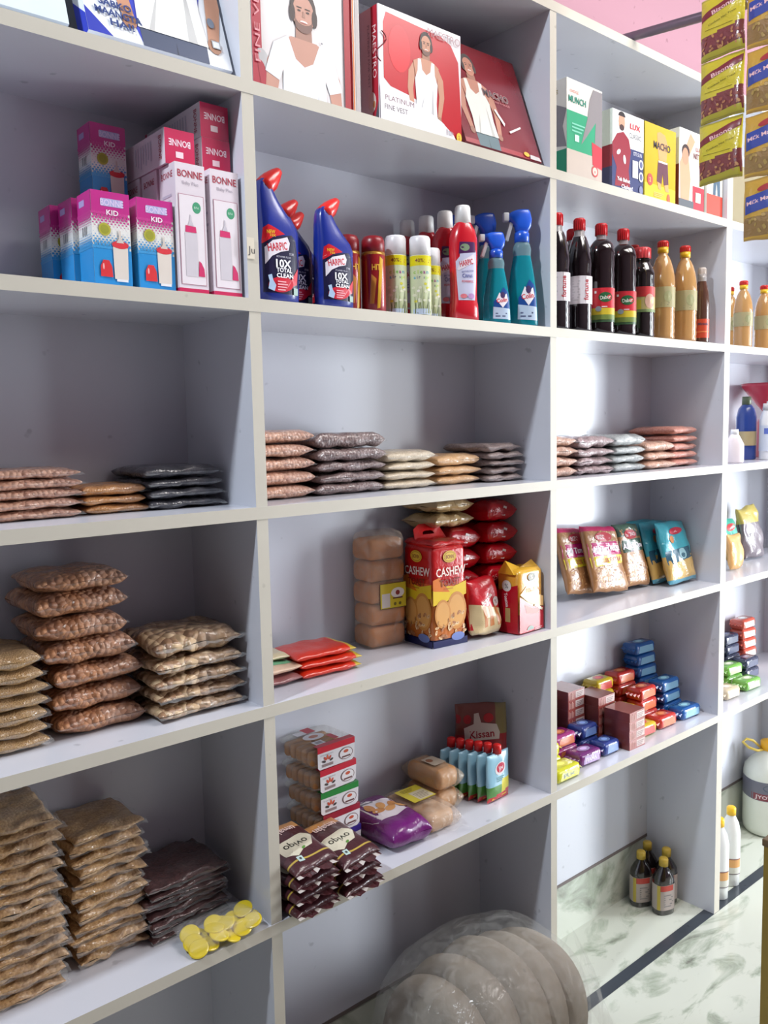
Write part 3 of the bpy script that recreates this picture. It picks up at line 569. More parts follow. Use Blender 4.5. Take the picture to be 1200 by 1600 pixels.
# the larger one in front stands taller
for o in [x for x in bpy.data.objects if x.get('group') == 'blue toilet cleaner bottles']: o.scale = (1.02, 1.0, .93)
for o in [x for x in bpy.data.objects if x.get('label', '').endswith('and largest')]: o.scale = (1.10, 1.04, 1.08)
def redcan():
    r = empty('insect_spray_can'); m = MB(); R_ = M((150, 22, 28), .28, coat=.5, metal=.15)
    mp = m.loft([(0, 0, 0, .024, .024), (.002, 0, 0, .0255, .0255), (.120, 0, 0, .0255, .0255), (.126, 0, 0, .025, .025)], [R_, R_, M((170, 120, 40), .3, metal=.4)], 2, 22); m.build('can', r)
    m = MB(); m.loft([(.124, 0, 0, .0245, .0245), (.150, 0, 0, .0240, .0240), (.158, 0, 0, .020, .020), (.160, 0, 0, .014, .014)], M((132, 20, 30), .35), 2, 22); m.build('cap', r)
    m = MB(); a = Art(m, mp); a.poly([(-.004, .010), (.003, .012), (.012, .110), (.004, .116)], M((208, 160, 40), .3), .008); a.poly([(-.018, .02), (-.010, .02), (-.004, .07), (-.014, .08)], M((190, 120, 50), .3), .008); a.text('HIT', -.004, .094, .012, M((226, 170, 50)), .018, 0, .02); m.build('label', r); return r
place(redcan, [(.292, .082, 2, 0, .2, 'dark red insect spray can, left of two, against the blue bottles'), (.342, .060, 2, 0, .3, 'dark red insect spray can with a gold stripe, right of two, before the white-capped sprays'), (.325, .150, 2, 0, .0, 'dark red spray can in the shadow behind the other red cans')], 'spray can', 'dark red spray cans')
def fresh():
    r = empty('air_freshener_can'); m = MB(); C = M((206, 208, 176), .28, coat=.4)
    mp = m.loft([(0, 0, 0, .0225, .0225), (.002, 0, 0, .0235, .0235), (.128, 0, 0, .0235, .0235)], C, 2, 24); m.build('can', r)
    m = MB(); m.loft([(.126, 0, 0, .0232, .0232), (.164, 0, 0, .0225, .0225), (.169, 0, 0, .020, .020), (.170, 0, 0, .012, .012)], M((226, 224, 226), .35), 2, 24); m.build('cap', r)
    m = MB(); a = Art(m, mp); a.rect(-.0228, .106, .0228, .127, M((216, 204, 24), .3), .005); a.text('40%', -.004, .117, .008, M((120, 40, 30)), .018, 0, .01); a.lines(.007, .112, .020, .122, 2, M((170, 110, 40)))
    a.rect(-.0228, .004, .0228, .106, M((198, 206, 168), .3), .006)
    for i, ch in enumerate('clean'): a.text(ch, -.014 + i * .0068, .093, .008, M([(140, 190, 70), (170, 200, 60), (120, 180, 80), (150, 60, 130), (60, 150, 170)][i]), None, 0, .02); a.l -= 1
    for i, ch in enumerate('air spr'): a.text(ch, -.014 + i * .005, .082, .007, M([(60, 160, 190), (70, 60, 120), (60, 70, 110), (90, 90, 60), (60, 60, 110), (150, 200, 70), (200, 190, 60)][i % 7]), None, 0, .02) if ch != ' ' else None; a.l -= 1
    rr = random.Random(2); a.l += 2
    for k in range(26): x = rr.uniform(-.019, .019); a.poly([(x, .006), (x + .0015, .006), (x + rr.uniform(-.006, .008), rr.uniform(.03, .07))], M(rr.choice([(110, 130, 70), (140, 150, 84), (90, 100, 70)]))); a.l -= 1
    for k in range(14): a.ell(rr.uniform(-.018, .018), rr.uniform(.03, .072), .0035, .0028, M(rr.choice([(216, 216, 190), (200, 196, 60), (230, 226, 214)])), 8); a.l -= 1
    a.l += 1; a.rect(-.0228, .004, .0228, .016, M((176, 190, 206), .3), .006); m.build('label', r); return r
place(fresh, [(.408, .064, 2, 0, .6, 'white-capped air freshener can, left one of the two close together'), (.455, .038, 2, 0, .65, 'white-capped air freshener can, middle one standing most to the front'), (.524, .076, 2, 0, .65, 'white-capped air freshener can, lower right one beside the red bottles')], 'air freshener', 'white-capped air freshener cans')
for o in [x for x in bpy.data.objects if 'lower right one beside the red bottles' in x.get('label', '')]: o.scale = (.92, .92, .94)
def redharp():
    r = empty('bathroom_cleaner_bottle'); m = MB(); R_ = M((196, 18, 36), .25, coat=.6)
    mp = m.loft([(0, 0, 0, .030, .020), (.003, 0, 0, .0345, .0245), (.035, 0, 0, .0335, .0235), (.045, 0, 0, .0315, .0225), (.06, 0, 0, .0305, .0225), (.165, 0, 0, .0325, .0235), (.182, 0, 0, .0325, .0235), (.200, 0, 0, .028, .022), (.212, 0, 0, .020, .019), (.218, 0, 0, .017, .017)], R_, 2.3, 26); m.build('bottle_body', r)
    m = MB(); m.loft([(.214, 0, 0, .0185, .0185), (.250, 0, 0, .0172, .0172), (.254, 0, 0, .0150, .0150)], M((226, 224, 222), .35), 2, 22); m.build('cap', r)
    m = MB(); a = Art(m, mp); a.poly([(-.019, .045), (.020, .045), (.024, .09), (.024, .150), (.016, .168), (-.012, .170), (-.016, .14), (-.024, .130), (-.022, .09)], M((196, 196, 220), .3), .007)
    a.poly([(-.018, .146), (.022, .150), (.020, .172), (-.016, .172)], M((70, 30, 80), .3), .007); a.ell(-.004, .160, .011, .008, M((120, 140, 110)), 12); a.poly([(-.021, .112), (-.016, .128), (.010, .142), (.016, .146), (.020, .128), (.006, .122), (-.018, .110)], M((226, 216, 226), .3), .007)
    a.text('HARPIC', -.001, .127, .012, M((190, 26, 50)), .032, .22, .02); a.text('BATHROOM', .002, .108, .004, M((80, 90, 150)), .028, .1, 0); a.text('Citrus', .001, .099, .009, M((70, 80, 150)), .024, .05, .01); a.text('POWERFUL', .002, .086, .005, M((200, 50, 60)), .028, .0, .01)
    a.ell(-.008, .054, .008, .005, M((216, 120, 130), .3), 12); a.ell(.010, .054, .008, .006, M((180, 140, 190), .3), 12); m.build('label', r); return r
place(redharp, [(.590, .040, 2, 0, .45, 'red bathroom cleaner bottle with white cap, front one of the row'), (.592, .098, 2, 0, .45, 'red bathroom cleaner bottle with white cap, second of the row from the front'),
                (.588, .156, 2, 0, .45, 'red bathroom cleaner bottle with white cap, third of the row from the front'), (.580, .214, 2, 0, .45, 'red bathroom cleaner bottle with white cap, last of the row at the back')], 'bathroom cleaner', 'red bathroom cleaner bottles')
def colin():
    r = empty('glass_cleaner_spray'); m = MB(); T_ = M((30, 160, 176), .12, trans=.45, coat=.3); T2 = M((150, 186, 196), .12, trans=.6)
    S = [(0, 0, 0, .030, .017), (.003, 0, 0, .034, .020), (.060, 0, 0, .031, .019), (.100, 0, 0, .024, .017), (.124, 0, 0, .0185, .0155), (.136, 0, 0, .0195, .0165), (.142, 0, 0, .018, .0155), (.152, 0, 0, .0125, .0125)]
    mp = m.loft(S, [T_, T_, T_, T_, T2, T2, T2], 2.5, 26); m.build('bottle_body', r)
    m = MB(); B = M((22, 84, 200), .3, coat=.3); m.loft([(.148, 0, 0, .0160, .0160), (.164, 0, 0, .0160, .0160), (.168, 0, 0, .012, .012)], B, 2, 18)
    m.T = Matrix.Identity(4); m.loft([(.166, .000, 0, .0135, .011), (.176, .002, 0, .018, .012), (.188, -.004, 0, .026, .012), (.196, -.006, 0, .026, .011), (.202, -.002, 0, .020, .010), (.205, .002, 0, .014, .008)], B, 2.6, 20); m.build('trigger_head', r)
    m = MB(); W = M((214, 220, 224), .35); m.rbox(-.040, -.028, -.008, .008, .185, .200, W, .002); m.build('nozzle', r)
    m = MB(); m.T = Matrix.Translation((-.022, 0, .183)) @ Matrix.Rotation(.35, 4, 'Y'); m.rbox(-.004, .004, -.005, .005, -.034, 0, W, .0015); m.build('trigger', r)
    m = MB(); a = Art(m, mp); a.poly([(-.012, .018), (.029, .016), (.028, .050), (.024, .072), (.012, .082), (.000, .062), (-.012, .050)], M((24, 70, 140), .3), .006); a.poly([(-.014, .012), (.030, .010), (.029, .034), (-.013, .038)], M((176, 194, 214), .3), .006)
    a.poly([(-.006, .054), (.002, .070), (.010, .060), (.020, .068), (.024, .052), (.010, .036)], M((232, 230, 236), .3), .006); a.ell(.010, .064, .006, .007, M((60, 40, 90)), 14); a.text('Colin', .008, .053, .009, M((204, 34, 50)), .027, .15, .02); a.lines(-.008, .016, .024, .028, 2, M((80, 90, 120))); m.build('label', r); return r
place(colin, [(.700, .040, 2, 0, .55, 'teal glass cleaner spray bottle with blue trigger, front left and lowest'), (.790, .038, 2, 0, .65, 'teal glass cleaner spray bottle against the right upright, in front'),
              (.745, .110, 2, 0, .5, 'glass cleaner spray bottle with dark blue trigger, in the shadow behind'), (.700, .168, 2, 0, .5, 'glass cleaner spray bottle furthest back, next to the red bottles')], 'glass cleaner', 'teal glass cleaner sprays')
for o in bpy.data.objects:
    if o.get('group') == 'teal glass cleaner sprays' and 'lowest' not in o['label']: o.scale = (1.12, 1.12, 1.34)
    elif o.get('group') == 'teal glass cleaner sprays': o.scale = (1.0, 1.0, 1.03)

# ------------------------------------------------------------------ drink and oil bottles, third column
def ribbed(body, r0, h, ribs, sq=False, waist=None, n=26, neck_r=.012, liquid=None, clear=None, shoulder=.62, e=2.0):
    S = [(0, .84), (.006, 1.0)]; k = 14
    for i in range(1, k + 1):
        z = .006 + (h * shoulder - .006) * i / k; rr_ = 1.0 - (.035 if (i % 2 and ribs) else 0)
        if waist and abs(z - waist) < .012: rr_ *= .93
        S.append((z, rr_))
    zs = h * shoulder
    for t, q in ((.2, .985), (.4, .93), (.6, .83), (.8, .67), (.93, .52)): S.append((zs + (h * .925 - zs) * t, max(q, neck_r / r0)))
    S += [(h * .925, neck_r / r0), (h, neck_r / r0)]
    return [(z, 0, 0, r0 * q, r0 * q) for z, q in S]
def big_bottle(name, r0, h, liq, cap, capr, label_fn, ribs=True, neck_r=.013, clearc=(190, 186, 186), fill=.80, shoulder=.60, cap2=None, trans=.0, wl=None, e=2.0):
    def f():
        r = empty(name); m = MB(); L_ = M(liq, .10, coat=1.0, trans=trans); Cc = M(clearc, .10, trans=.5, coat=.6)
        S = ribbed(None, r0, h - .020, ribs, neck_r=neck_r, shoulder=shoulder, waist=wl); mats = [L_ if S[i][0] < h * fill else Cc for i in range(len(S) - 1)]
        mp = m.loft(S, mats, e, 26); m.build('bottle_body', r)
        m = MB(); c0 = h - .030; CM = M(cap, .35); 
        if cap2: m.loft([(c0 - .004, 0, 0, capr, capr), (c0 + .012, 0, 0, capr, capr)], M(cap2, .35), 2, 20)
        R = []; 
        m.loft([(c0 + (.012 if cap2 else 0), 0, 0, capr, capr), (h - .003, 0, 0, capr, capr), (h, 0, 0, capr * .85, capr * .85)], CM, 2, 24)
        for k in range(18):
            an = 2 * PI * k / 18; x, y = capr * math.cos(an), capr * math.sin(an); m.box(x - .0009, x + .0009, y - .0009, y + .0009, c0 + (.012 if cap2 else 0), h - .004, CM)
        m.build('cap', r)
        m = MB(); label_fn(m, r0, h); m.build('label', r); return r
    return f
def band(m, r0, z0, z1, c, k=1.012, mt=None, e=2): return m.loft([(z0, 0, 0, r0 * k, r0 * k), (z1, 0, 0, r0 * k, r0 * k)], mt or M(c, .35), e, 26, False)
def lf(m, r0, h):
    mp = band(m, r0, .070, .140, (214, 208, 212)); a = Art(m, mp); a.rect(.012, .071, .0235, .139, M((222, 214, 214))); a.text('fortune', .012, .105, .012, M((176, 36, 50)), .052, PI / 2, .02); a.lines(-.022, .078, -.004, .132, 8, M((190, 186, 190)))
place(big_bottle('cola_bottle', .0325, .288, (22, 14, 18), (206, 34, 40), .0145, lf, wl=.155, shoulder=.56), [(.930, .042, 2, 0, .75, 'dark oil bottle with white label and red cap, cut off by the left upright'), (1.022, .042, 2, 0, .75, 'dark oil bottle with white label and red lettering, second from the left'), (.985, .125, 2, 0, .75, 'dark bottle with red cap, between and behind the two white-labelled ones')], 'bottle', 'dark bottles with white labels')
def lf(m, r0, h):
    mp = band(m, r0, .030, .118, (60, 90, 60), 1.012, None, 2.6); a = Art(m, mp); q = r0 * .98; a.rect(-q, .064, q, .118, M((196, 34, 48)), .006); a.rect(-q, .048, q, .066, M((204, 180, 44)), .006); a.rect(-q, .036, q, .049, M((110, 130, 60)), .006)
    a.ell(.006, .094, .018, .013, M((30, 90, 50)), 20); a.text('Dabur', .006, .094, .010, M((226, 226, 214)), .028, .1, .01); a.lines(-.004, .068, .016, .074, 1, M((230, 200, 200))); a.ell(-.012, .064, .008, .007, M((150, 160, 170)), 12); a.rect(-.022, .104, -.017, .110, M((226, 226, 226)))
place(big_bottle('tonic_bottle', .0345, .288, (26, 14, 16), (204, 30, 38), .0155, lf, shoulder=.78, clearc=(176, 170, 172), fill=.84, e=2.6), [(1.117, .042, 2, 0, .8, 'dark square-ribbed bottle with red, yellow and green label, left of two'), (1.218, .042, 2, 0, .8, 'dark square-ribbed bottle with red, yellow and green label, right of two'), (1.105, .125, 2, 0, .8, 'dark bottle with red cap showing behind the left red-labelled one')], 'bottle', 'dark bottles with red and yellow labels')
def lf(m, r0, h):
    mp = band(m, r0, .075, .140, (196, 180, 120)); a = Art(m, mp); q = r0 * .98; a.rect(-q, .112, q, .140, M((186, 44, 48)), .006); a.ell(.016, .100, .014, .020, M((190, 150, 130)), 16); a.rect(-.022, .078, -.008, .104, M((214, 190, 60)), .006); a.rect(-q, .070, q, .078, M((120, 140, 90)), .006)
place(big_bottle('honey_jar', .036, .250, (24, 18, 16), (206, 66, 70), .0245, lf, neck_r=.023, shoulder=.74, fill=.82, clearc=(30, 26, 22)), [(1.315, .046, 2, 0, .8, 'round-shouldered dark jar with a wide red lid')], 'jar', None)
def lf(m, r0, h):
    mp = band(m, r0, .092, .150, (176, 166, 120), 1.01, M((186, 180, 140), .3, trans=.3)); a = Art(m, mp); a.ell(.008, .122, .012, .016, M((150, 150, 110)), 14); a.lines(-.012, .098, .016, .108, 2, M((150, 146, 120)))
place(big_bottle('cooking_oil_bottle', .035, .283, (204, 158, 100), (196, 40, 36), .0150, lf, shoulder=.56, fill=.86, cap2=(226, 180, 30), trans=.35, wl=.165, clearc=(214, 186, 140)), [(1.425, .047, 2, 0, .8, 'golden cooking oil bottle with red and yellow cap, left of two in front'), (1.543, .045, 2, 0, .8, 'brownish cooking oil bottle with red and yellow cap, right of two in front'), (1.405, .130, 2, 0, .8, 'golden oil bottle half hidden behind the dark jar'),
      (1.932, .058, 2, 0, .8, 'golden oil bottle with a pale label, in the last column beside its upright'), (2.085, .062, 2, 0, .8, 'golden oil bottle at the right edge of the photo'), (2.02, .15, 2, 0, .8, 'golden oil bottle behind the front ones in the last column')], 'oil bottle', 'golden oil bottles')
for o in bpy.data.objects:
    if o.get('group') == 'golden oil bottles' and o.location.x > 1.9: o.scale = (.85, .85, .78)
def lf(m, r0, h):
    mp = band(m, r0, .018, .075, (190, 70, 44)); a = Art(m, mp); a.text('Mirinda', .000, .060, .008, M((70, 60, 90)), .030, .0, .02); a.rect(-r0 * .9, .034, r0 * .9, .038, M((214, 120, 70)), .006)
place(big_bottle('soda_bottle', .0225, .230, (92, 62, 50), (190, 180, 174), .012, lf, shoulder=.55, fill=.8, ribs=False, trans=.2), [(1.640, .044, 2, 0, .8, 'small brown soda bottle with orange label in the right corner')], 'bottle', None)
# brown syrup bottles on the marble floor
def lf(m, r0, h):
    mp = m.loft([(.018, 0, 0, r0 * 1.012, r0 * .78), (.104, 0, 0, r0 * 1.012, r0 * .78)], M((176, 164, 158), .5), 2.6, 28, False); a = Art(m, mp); a.rect(-r0 * .9, .084, r0 * .5, .103, M((186, 70, 60)), .008); a.rect(-r0 * .97, .019, -r0 * .8, .103, M((190, 170, 70)), .01); a.lines(-.018, .03, .018, .075, 6, M((130, 126, 126)))
def syrup():
    r = empty('syrup_bottle'); m = MB(); r0 = .036; L_ = M((26, 20, 22), .10, coat=1.0)
    m.loft([(0, 0, 0, r0 * .9, r0 * .68), (.004, 0, 0, r0, r0 * .76), (.106, 0, 0, r0, r0 * .76), (.124, 0, 0, r0 * .93, r0 * .72), (.142, 0, 0, r0 * .62, r0 * .55), (.154, 0, 0, .013, .013), (.172, 0, 0, .0125, .0125)], L_, 2.5, 28); m.build('bottle_body', r)
    m = MB(); m.loft([(.160, 0, 0, .0150, .0150), (.182, 0, 0, .0150, .0150), (.186, 0, 0, .012, .012)], M((190, 160, 60), .4), 2, 20)
    m.build('cap', r); m = MB(); lf(m, r0, .186); m.build('label', r); return r
place(syrup, [(1.598, .124, 6, 0, .35, 'dark syrup bottle with yellow cap, nearest of the four on the marble'), (1.584, .200, 6, 0, .5, 'dark syrup bottle with pale label, left of the four on the marble'), (1.662, .152, 6, 0, .7, 'dark syrup bottle at the right, against the upright'), (1.655, .2205, 6, 0, .4, 'dark syrup bottle at the back corner, mostly hidden')], 'syrup bottle', 'dark syrup bottles on the marble')
# last column, bottom: white jug and bottles
r = empty('cleaner_jug', (2.405, .155, .0005), -.75); m = MB(); W = M((222, 226, 216), .3, coat=.3)
mp = m.loft([(0, 0, 0, .070, .070), (.008, 0, 0, .084, .084), (.030, 0, 0, .088, .088), (.235, 0, 0, .088, .088), (.262, 0, 0, .083, .083), (.290, 0, 0, .062, .062), (.312, 0, 0, .036, .036), (.322, 0, 0, .026, .026), (.345, 0, 0, .024, .024)], W, 2.3, 36); m.build('jug_body', r)
m = MB(); m.loft([(.330, 0, 0, .029, .029), (.362, 0, 0, .029, .029), (.366, 0, 0, .025, .025)], M((236, 176, 40), .4), 2, 24); m.build('cap', r)
m = MB(); m.tube([(-.028, 0, .335), (-.06, 0, .365), (-.085, 0, .372), (-.10, 0, .36), (-.085, -.02, .345), (-.05, -.02, .332), (-.027, -.012, .332)], .005, M((226, 196, 90), .4), 10); m.build('handle', r)
m = MB(); mp = m.loft([(.150, 0, 0, .0888, .0888), (.225, 0, 0, .0888, .0888)], M((110, 110, 124), .4), 2.3, 36, False); a = Art(m, mp); a.rect(-.08, .152, .08, .178, M((130, 60, 70)), .01); a.text('JYOTI', -.045, .166, .014, M((220, 206, 210)), .055, 0, .02); a.ell(.0, .202, .05, .018, M((84, 92, 110)), 20); m.build('label', r)
tag(r, 'big white jug with orange cap and ring handle standing on the marble', 'jug')
def wb():
    r = empty('cleaner_bottle'); m = MB(); W = M((226, 228, 226), .3, coat=.3)
    m.loft([(0, 0, 0, .026, .026), (.004, 0, 0, .030, .030), (.038, 0, 0, .030, .030), (.044, 0, 0, .0315, .0315), (.190, 0, 0, .0315, .0315), (.225, 0, 0, .025, .025), (.248, 0, 0, .014, .014), (.262, 0, 0, .013, .013)], W, 2.2, 26); m.build('bottle_body', r)
    m = MB(); m.loft([(.252, 0, 0, .0155, .0155), (.276, 0, 0, .0155, .0155), (.280, 0, 0, .012, .012)], M((240, 190, 34), .4), 2, 20); m.build('cap', r)
    m = MB(); mp = m.loft([(.050, 0, 0, .0320, .0320), (.100, 0, 0, .0320, .0320)], M((206, 206, 196), .4), 2.2, 26, False); a = Art(m, mp); a.rect(-.026, .072, .026, .100, M((214, 160, 100)), .01); a.rect(-.026, .100, .026, .103, M((120, 60, 60)), .01); a.rect(-.026, .046, .026, .049, M((120, 110, 110)), .01); m.build('label', r); return r
place(wb, [(1.925, .060, 6, 0, .8, 'white bottle with yellow cap and orange label on the dark floor strip'), (1.815, .045, 6, 0, .8, 'white bottle hidden halfway behind the white upright, red label peeping out')], 'cleaner bottle', None)
# ------------------------------------------------------------------ pouches of pulses and snacks
def seal(w, d, dep=.012, seed=0, side=True):
    """wavy flat film hem along the front edge and the right edge of a pouch"""
    m = MB(); n = 14; off = Vector((seed * 2.1, 3.3, 0)); V = []
    for i in range(n + 1):
        x = -w / 2 * 1.02 + w * 1.04 * i / n; t = noise.noise(Vector((x * 40, 0, 0)) + off) * 2
        V += [(x, -d / 2 + .006, .0), (x, -d / 2 - dep * (.55 + .4 * t), -.003 + .005 * noise.noise(Vector((x * 55, 7, 0)) + off))]
    m.add(V, [(2 * i, 2 * i + 1, 2 * i + 3, 2 * i + 2) for i in range(n)], FILM, True)
    if side:
        V = []
        for i in range(n + 1):
            y = -d / 2 - .004 + d * i / n; t = noise.noise(Vector((y * 40, 5, 0)) + off) * 2
            V += [(w / 2 - .006, y, .0), (w / 2 + .007 * (.6 + .4 * t), y, .002 * t)]
        m.add(V, [(2 * i, 2 * i + 1, 2 * i + 3, 2 * i + 2) for i in range(n)], FILM, True)
    return m
def pouch_mesh(w, d, h, mat, seed, p=5.0, wr=.0018, wl=34, side=True):
    m = MB(); m.pillow(w, d, h, mat, 22, 22, p, .42, wr, seed, wl); return m, seal(w, d, .012, seed, side)
def rag(n, s, a=.28):
    q = random.Random(s); return [q.uniform(1 - a, 1 + a) for _ in range(n)]
def stack(mat, n, x0, x1, y0, d, h, row, desc, what, grp, jit=.004, p=5.0, wr=.0018, wl=34, shift=None, hs=None, rot=.03, pairs=3, side=True, cat='pouch', x_off=0):
    w = x1 - x0; protos = []; z = 0.0
    for i in range(n):
        if i < pairs:
            r = empty('food_pouch'); a, b = pouch_mesh(w, d, h * .98, mat, 11 + i * 5 + int(abs(x0) * 100), p, wr, wl, side); a.build('filled_pouch', r); b.build('film_hem', r, (0, 0, h * .5)); protos.append(r); o = r
        else: o = copy_tree(protos[random.randrange(pairs)])
        sh = shift[i] if shift else (0, 0)
        o.location = ((x0 + x1) / 2 + sh[0] + random.uniform(-jit, jit), y0 + d / 2 + sh[1] + random.uniform(-jit, jit) * .7, Z[row] + z + .0004); o.rotation_euler = (0, 0, random.uniform(-rot, rot))
        k = hs[i] if hs else 1.0; o.scale = (1, 1, k); z += h * k
        tag(o, what + ', ' + ordl(i, n, desc), cat, grp)
G_ch = grain('small_chickpeas_in_film', (172, 118, 92), (206, 160, 134), 125, .8, .004)
G_tan = grain('split_peas_in_film', (176, 116, 58), (196, 142, 84), 330, .5, .002)
G_blk = grain('black_seeds_in_film', (30, 32, 42), (52, 54, 66), 380, .5, .002, 1.0, film=.14)
G_moong = grain('yellow_lentils_in_film', (158, 118, 60), (186, 148, 88), 360, .5, .002)
G_cp = grain('brown_chickpeas_in_film', (146, 92, 56), (196, 136, 90), 95, 1.0, .006, .9)
G_nut = grain('pale_large_peas_in_film', (150, 112, 80), (214, 184, 144), 62, 1.0, .012, 1.0)
G_sn = grain('golden_vermicelli_in_film', (160, 120, 72), (196, 158, 108), 200, .5, .002, .8, film=.12)
G_dk = grain('dark_maroon_snack_in_film', (62, 34, 36), (92, 56, 56), 200, .5, .002, .9, film=.06)
G_br = grain('brown_lentils_in_film', (96, 74, 74), (136, 112, 108), 170, .7, .003, .9)
G_cr = grain('cream_rice_in_film', (196, 180, 152), (216, 202, 178), 330, .4, .002)
G_t2 = grain('orange_tan_pulses_in_film', (196, 150, 98), (214, 172, 122), 360, .4, .002)
G_g = grain('grey_brown_flour_in_film', (134, 116, 112), (156, 140, 136), 300, .3, .002, .9)
G_c1 = grain('peach_pulses_in_film', (180, 134, 112), (206, 166, 142), 200, .6, .003)
G_c2 = grain('mauve_pulses_in_film', (136, 112, 114), (168, 144, 144), 220, .6, .003, 1.0)
G_c3 = grain('pale_grey_seeds_in_film', (140, 146, 146), (170, 174, 172), 300, .4, .002, 1.0)
G_c5 = grain('pink_lentils_in_film', (184, 116, 100), (206, 146, 128), 330, .4, .002)
# left column, row three: flat pouches
stack(G_ch, 5, -.475, -.278, .100, .145, .0168, 3, 'left stack in the left column', 'pouch of small pale chickpeas', 'chickpea pouches in the left column', p=7.2)
stack(G_tan, 3, -.272, -.158, .108, .140, .0155, 3, 'low stack between chickpeas and black seeds', 'pouch of tan split peas', 'split pea pouches in the left column', p=6.2, hs=[1, 1, 1.25])
stack(G_blk, 4, -.158, -.012, .092, .155, .0190, 3, 'stack against the first upright', 'pouch of black seeds', 'black seed pouches in the left column', p=7.2, hs=[1, 1, 1, 1.15], shift=[(0, 0), (.0, 0), (-.004, 0), (-.008, 0)])
# left column, row four
stack(G_moong, 7, -.530, -.366, .082, .150, .0255, 4, 'stack cut by the left photo edge', 'clear pouch of yellow lentils', 'yellow lentil pouches', hs=rag(7, 4, .2), p=5.2, wr=.003)
stack(G_cp, 7, -.350, -.196, .088, .150, .0385, 4, 'tall leaning middle stack', 'clear pouch of brown chickpeas', 'brown chickpea pouches', hs=rag(7, 5, .14), p=4.6, wr=.003, wl=26, shift=[(0, 0), (0, .004), (.002, .0), (-.004, .0), (-.022, .0), (-.020, .0), (-.016, -.006)], rot=.05)
stack(G_nut, 5, -.186, -.014, .042, .160, .0275, 4, 'stack beside the first upright', 'clear pouch of large pale peas', 'large pale pea pouches', p=4.8, wr=.0035, wl=26, hs=[1, 1, 1, 1.1, 1.5], shift=[(0, 0), (0, .0), (.0, .0), (0, 0), (.004, .004)], jit=.003)
# left column, row five
stack(G_sn, 15, -.520, -.354, .090, .150, .0215, 5, 'tallest stack at the left photo edge', 'clear pouch of golden vermicelli', 'golden vermicelli pouches, left stack', hs=rag(15, 1), x_off=1, p=5.2, wr=.0042, wl=48, rot=.08, jit=.008, pairs=6)
stack(G_sn, 12, -.334, -.204, .104, .140, .0200, 5, 'stack second from the left photo edge', 'clear pouch of golden vermicelli', 'golden vermicelli pouches, right stack', hs=rag(12, 2), p=5.2, wr=.0042, wl=48, rot=.08, jit=.008, pairs=6)
stack(G_dk, 8, -.205, -.040, .096, .138, .0145, 5, 'dark stack behind the yellow discs', 'clear pouch of dark maroon snack', 'dark maroon snack pouches', hs=rag(8, 3), p=5.2, wr=.0036, wl=45, rot=.08, jit=.006, pairs=4)
# middle column, row three
stack(G_ch, 5, .045, .206, .098, .140, .0280, 3, 'left stack in the middle column', 'pouch of pale chickpeas', 'chickpea pouches in the middle column', p=5.0)
stack(G_br, 5, .214, .394, .098, .145, .0235, 3, 'second stack of the middle column', 'pouch of grey-brown lentils', 'grey-brown lentil pouches', p=5.6, hs=[1, 1, 1, 1.15, 1.45], wr=.003)
stack(G_cr, 4, .402, .552, .098, .140, .0205, 3, 'third stack of the middle column', 'pouch of cream rice', 'cream rice pouches', p=5.0, hs=[1, 1, 1, 1.3])
stack(G_t2, 3, .562, .708, .104, .135, .0225, 3, 'fourth stack of the middle column', 'pouch of orange-tan pulses', 'orange-tan pulse pouches', p=5.0, hs=[1, 1, 1.3])
stack(G_g, 5, .716, .838, .080, .160, .0185, 3, 'fifth stack, against the second upright', 'pouch of grey-brown flour', 'grey-brown flour pouches', p=5.6, hs=[1, 1, 1, 1, 1.2], wr=.003)
# third column, row three
stack(G_c1, 4, .890, 1.040, .058, .150, .0270, 3, 'left stack of the third column', 'pouch of peach-coloured pulses', 'peach pulse pouches', p=4.8, wr=.003)
stack(G_c2, 4, 1.046, 1.206, .060, .150, .0240, 3, 'second stack of the third column', 'shiny pouch of mauve pulses', 'mauve pulse pouches', p=5.2, wr=.0035, hs=[1, 1, 1, 1.4])
stack(G_c3, 4, 1.212, 1.362, .060, .150, .0245, 3, 'third stack of the third column', 'pouch of pale grey seeds', 'pale grey seed pouches', p=5.4, hs=[1, 1, 1, 1.4])
stack(G_c1, 3, 1.370, 1.525, .056, .150, .0260, 3, 'fourth stack of the third column', 'pouch of tan pulses', 'tan pulse pouches', p=5.0, hs=[1, 1, 1.2])
stack(G_c5, 5, 1.545, 1.680, .076, .160, .0245, 3, 'pink stack at the right of the third column', 'pouch of pink lentils', 'pink lentil pouches', p=5.4, hs=[1, 1, 1, 1, 1.15])
# bag of yellow discs on the front edge of the lowest left board
r = empty('disc_bag', (-.090, .040, Z[5] + .0005), -.05); YD = M((214, 190, 30), .4, coat=.4); rr = random.Random(9); k = 0; p0 = None
for iy in range(3):
    for ix in range(6):
        if p0 is None:
            m = MB(); m.loft([(-.002, 0, 0, .0165, .0165), (-.001, 0, 0, .0185, .0185), (.001, 0, 0, .0185, .0185), (.002, 0, 0, .0165, .0165)], YD, 2, 24, True, False); o = p0 = m.build('yellow_disc', r)
        else: o = p0.copy(); col.objects.link(o); o.parent = r
        o.location = (-.056 + ix * .0225 + rr.uniform(-.004, .004), -.030 + iy * .020 + rr.uniform(-.003, .003), .009 + rr.uniform(0, .018)); o.rotation_euler = (rr.uniform(-.1, .45), rr.uniform(-.35, .35), 0)
m = MB(); m.pillow(.150, .088, .040, FILM2, 20, 16, 2.5, .5, .003, 4, 30); m.build('clear_film_bag', r)
r.scale = (1, 1, 1)
tag(r, 'clear bag of bright yellow round discs on the board edge', 'snack bag')
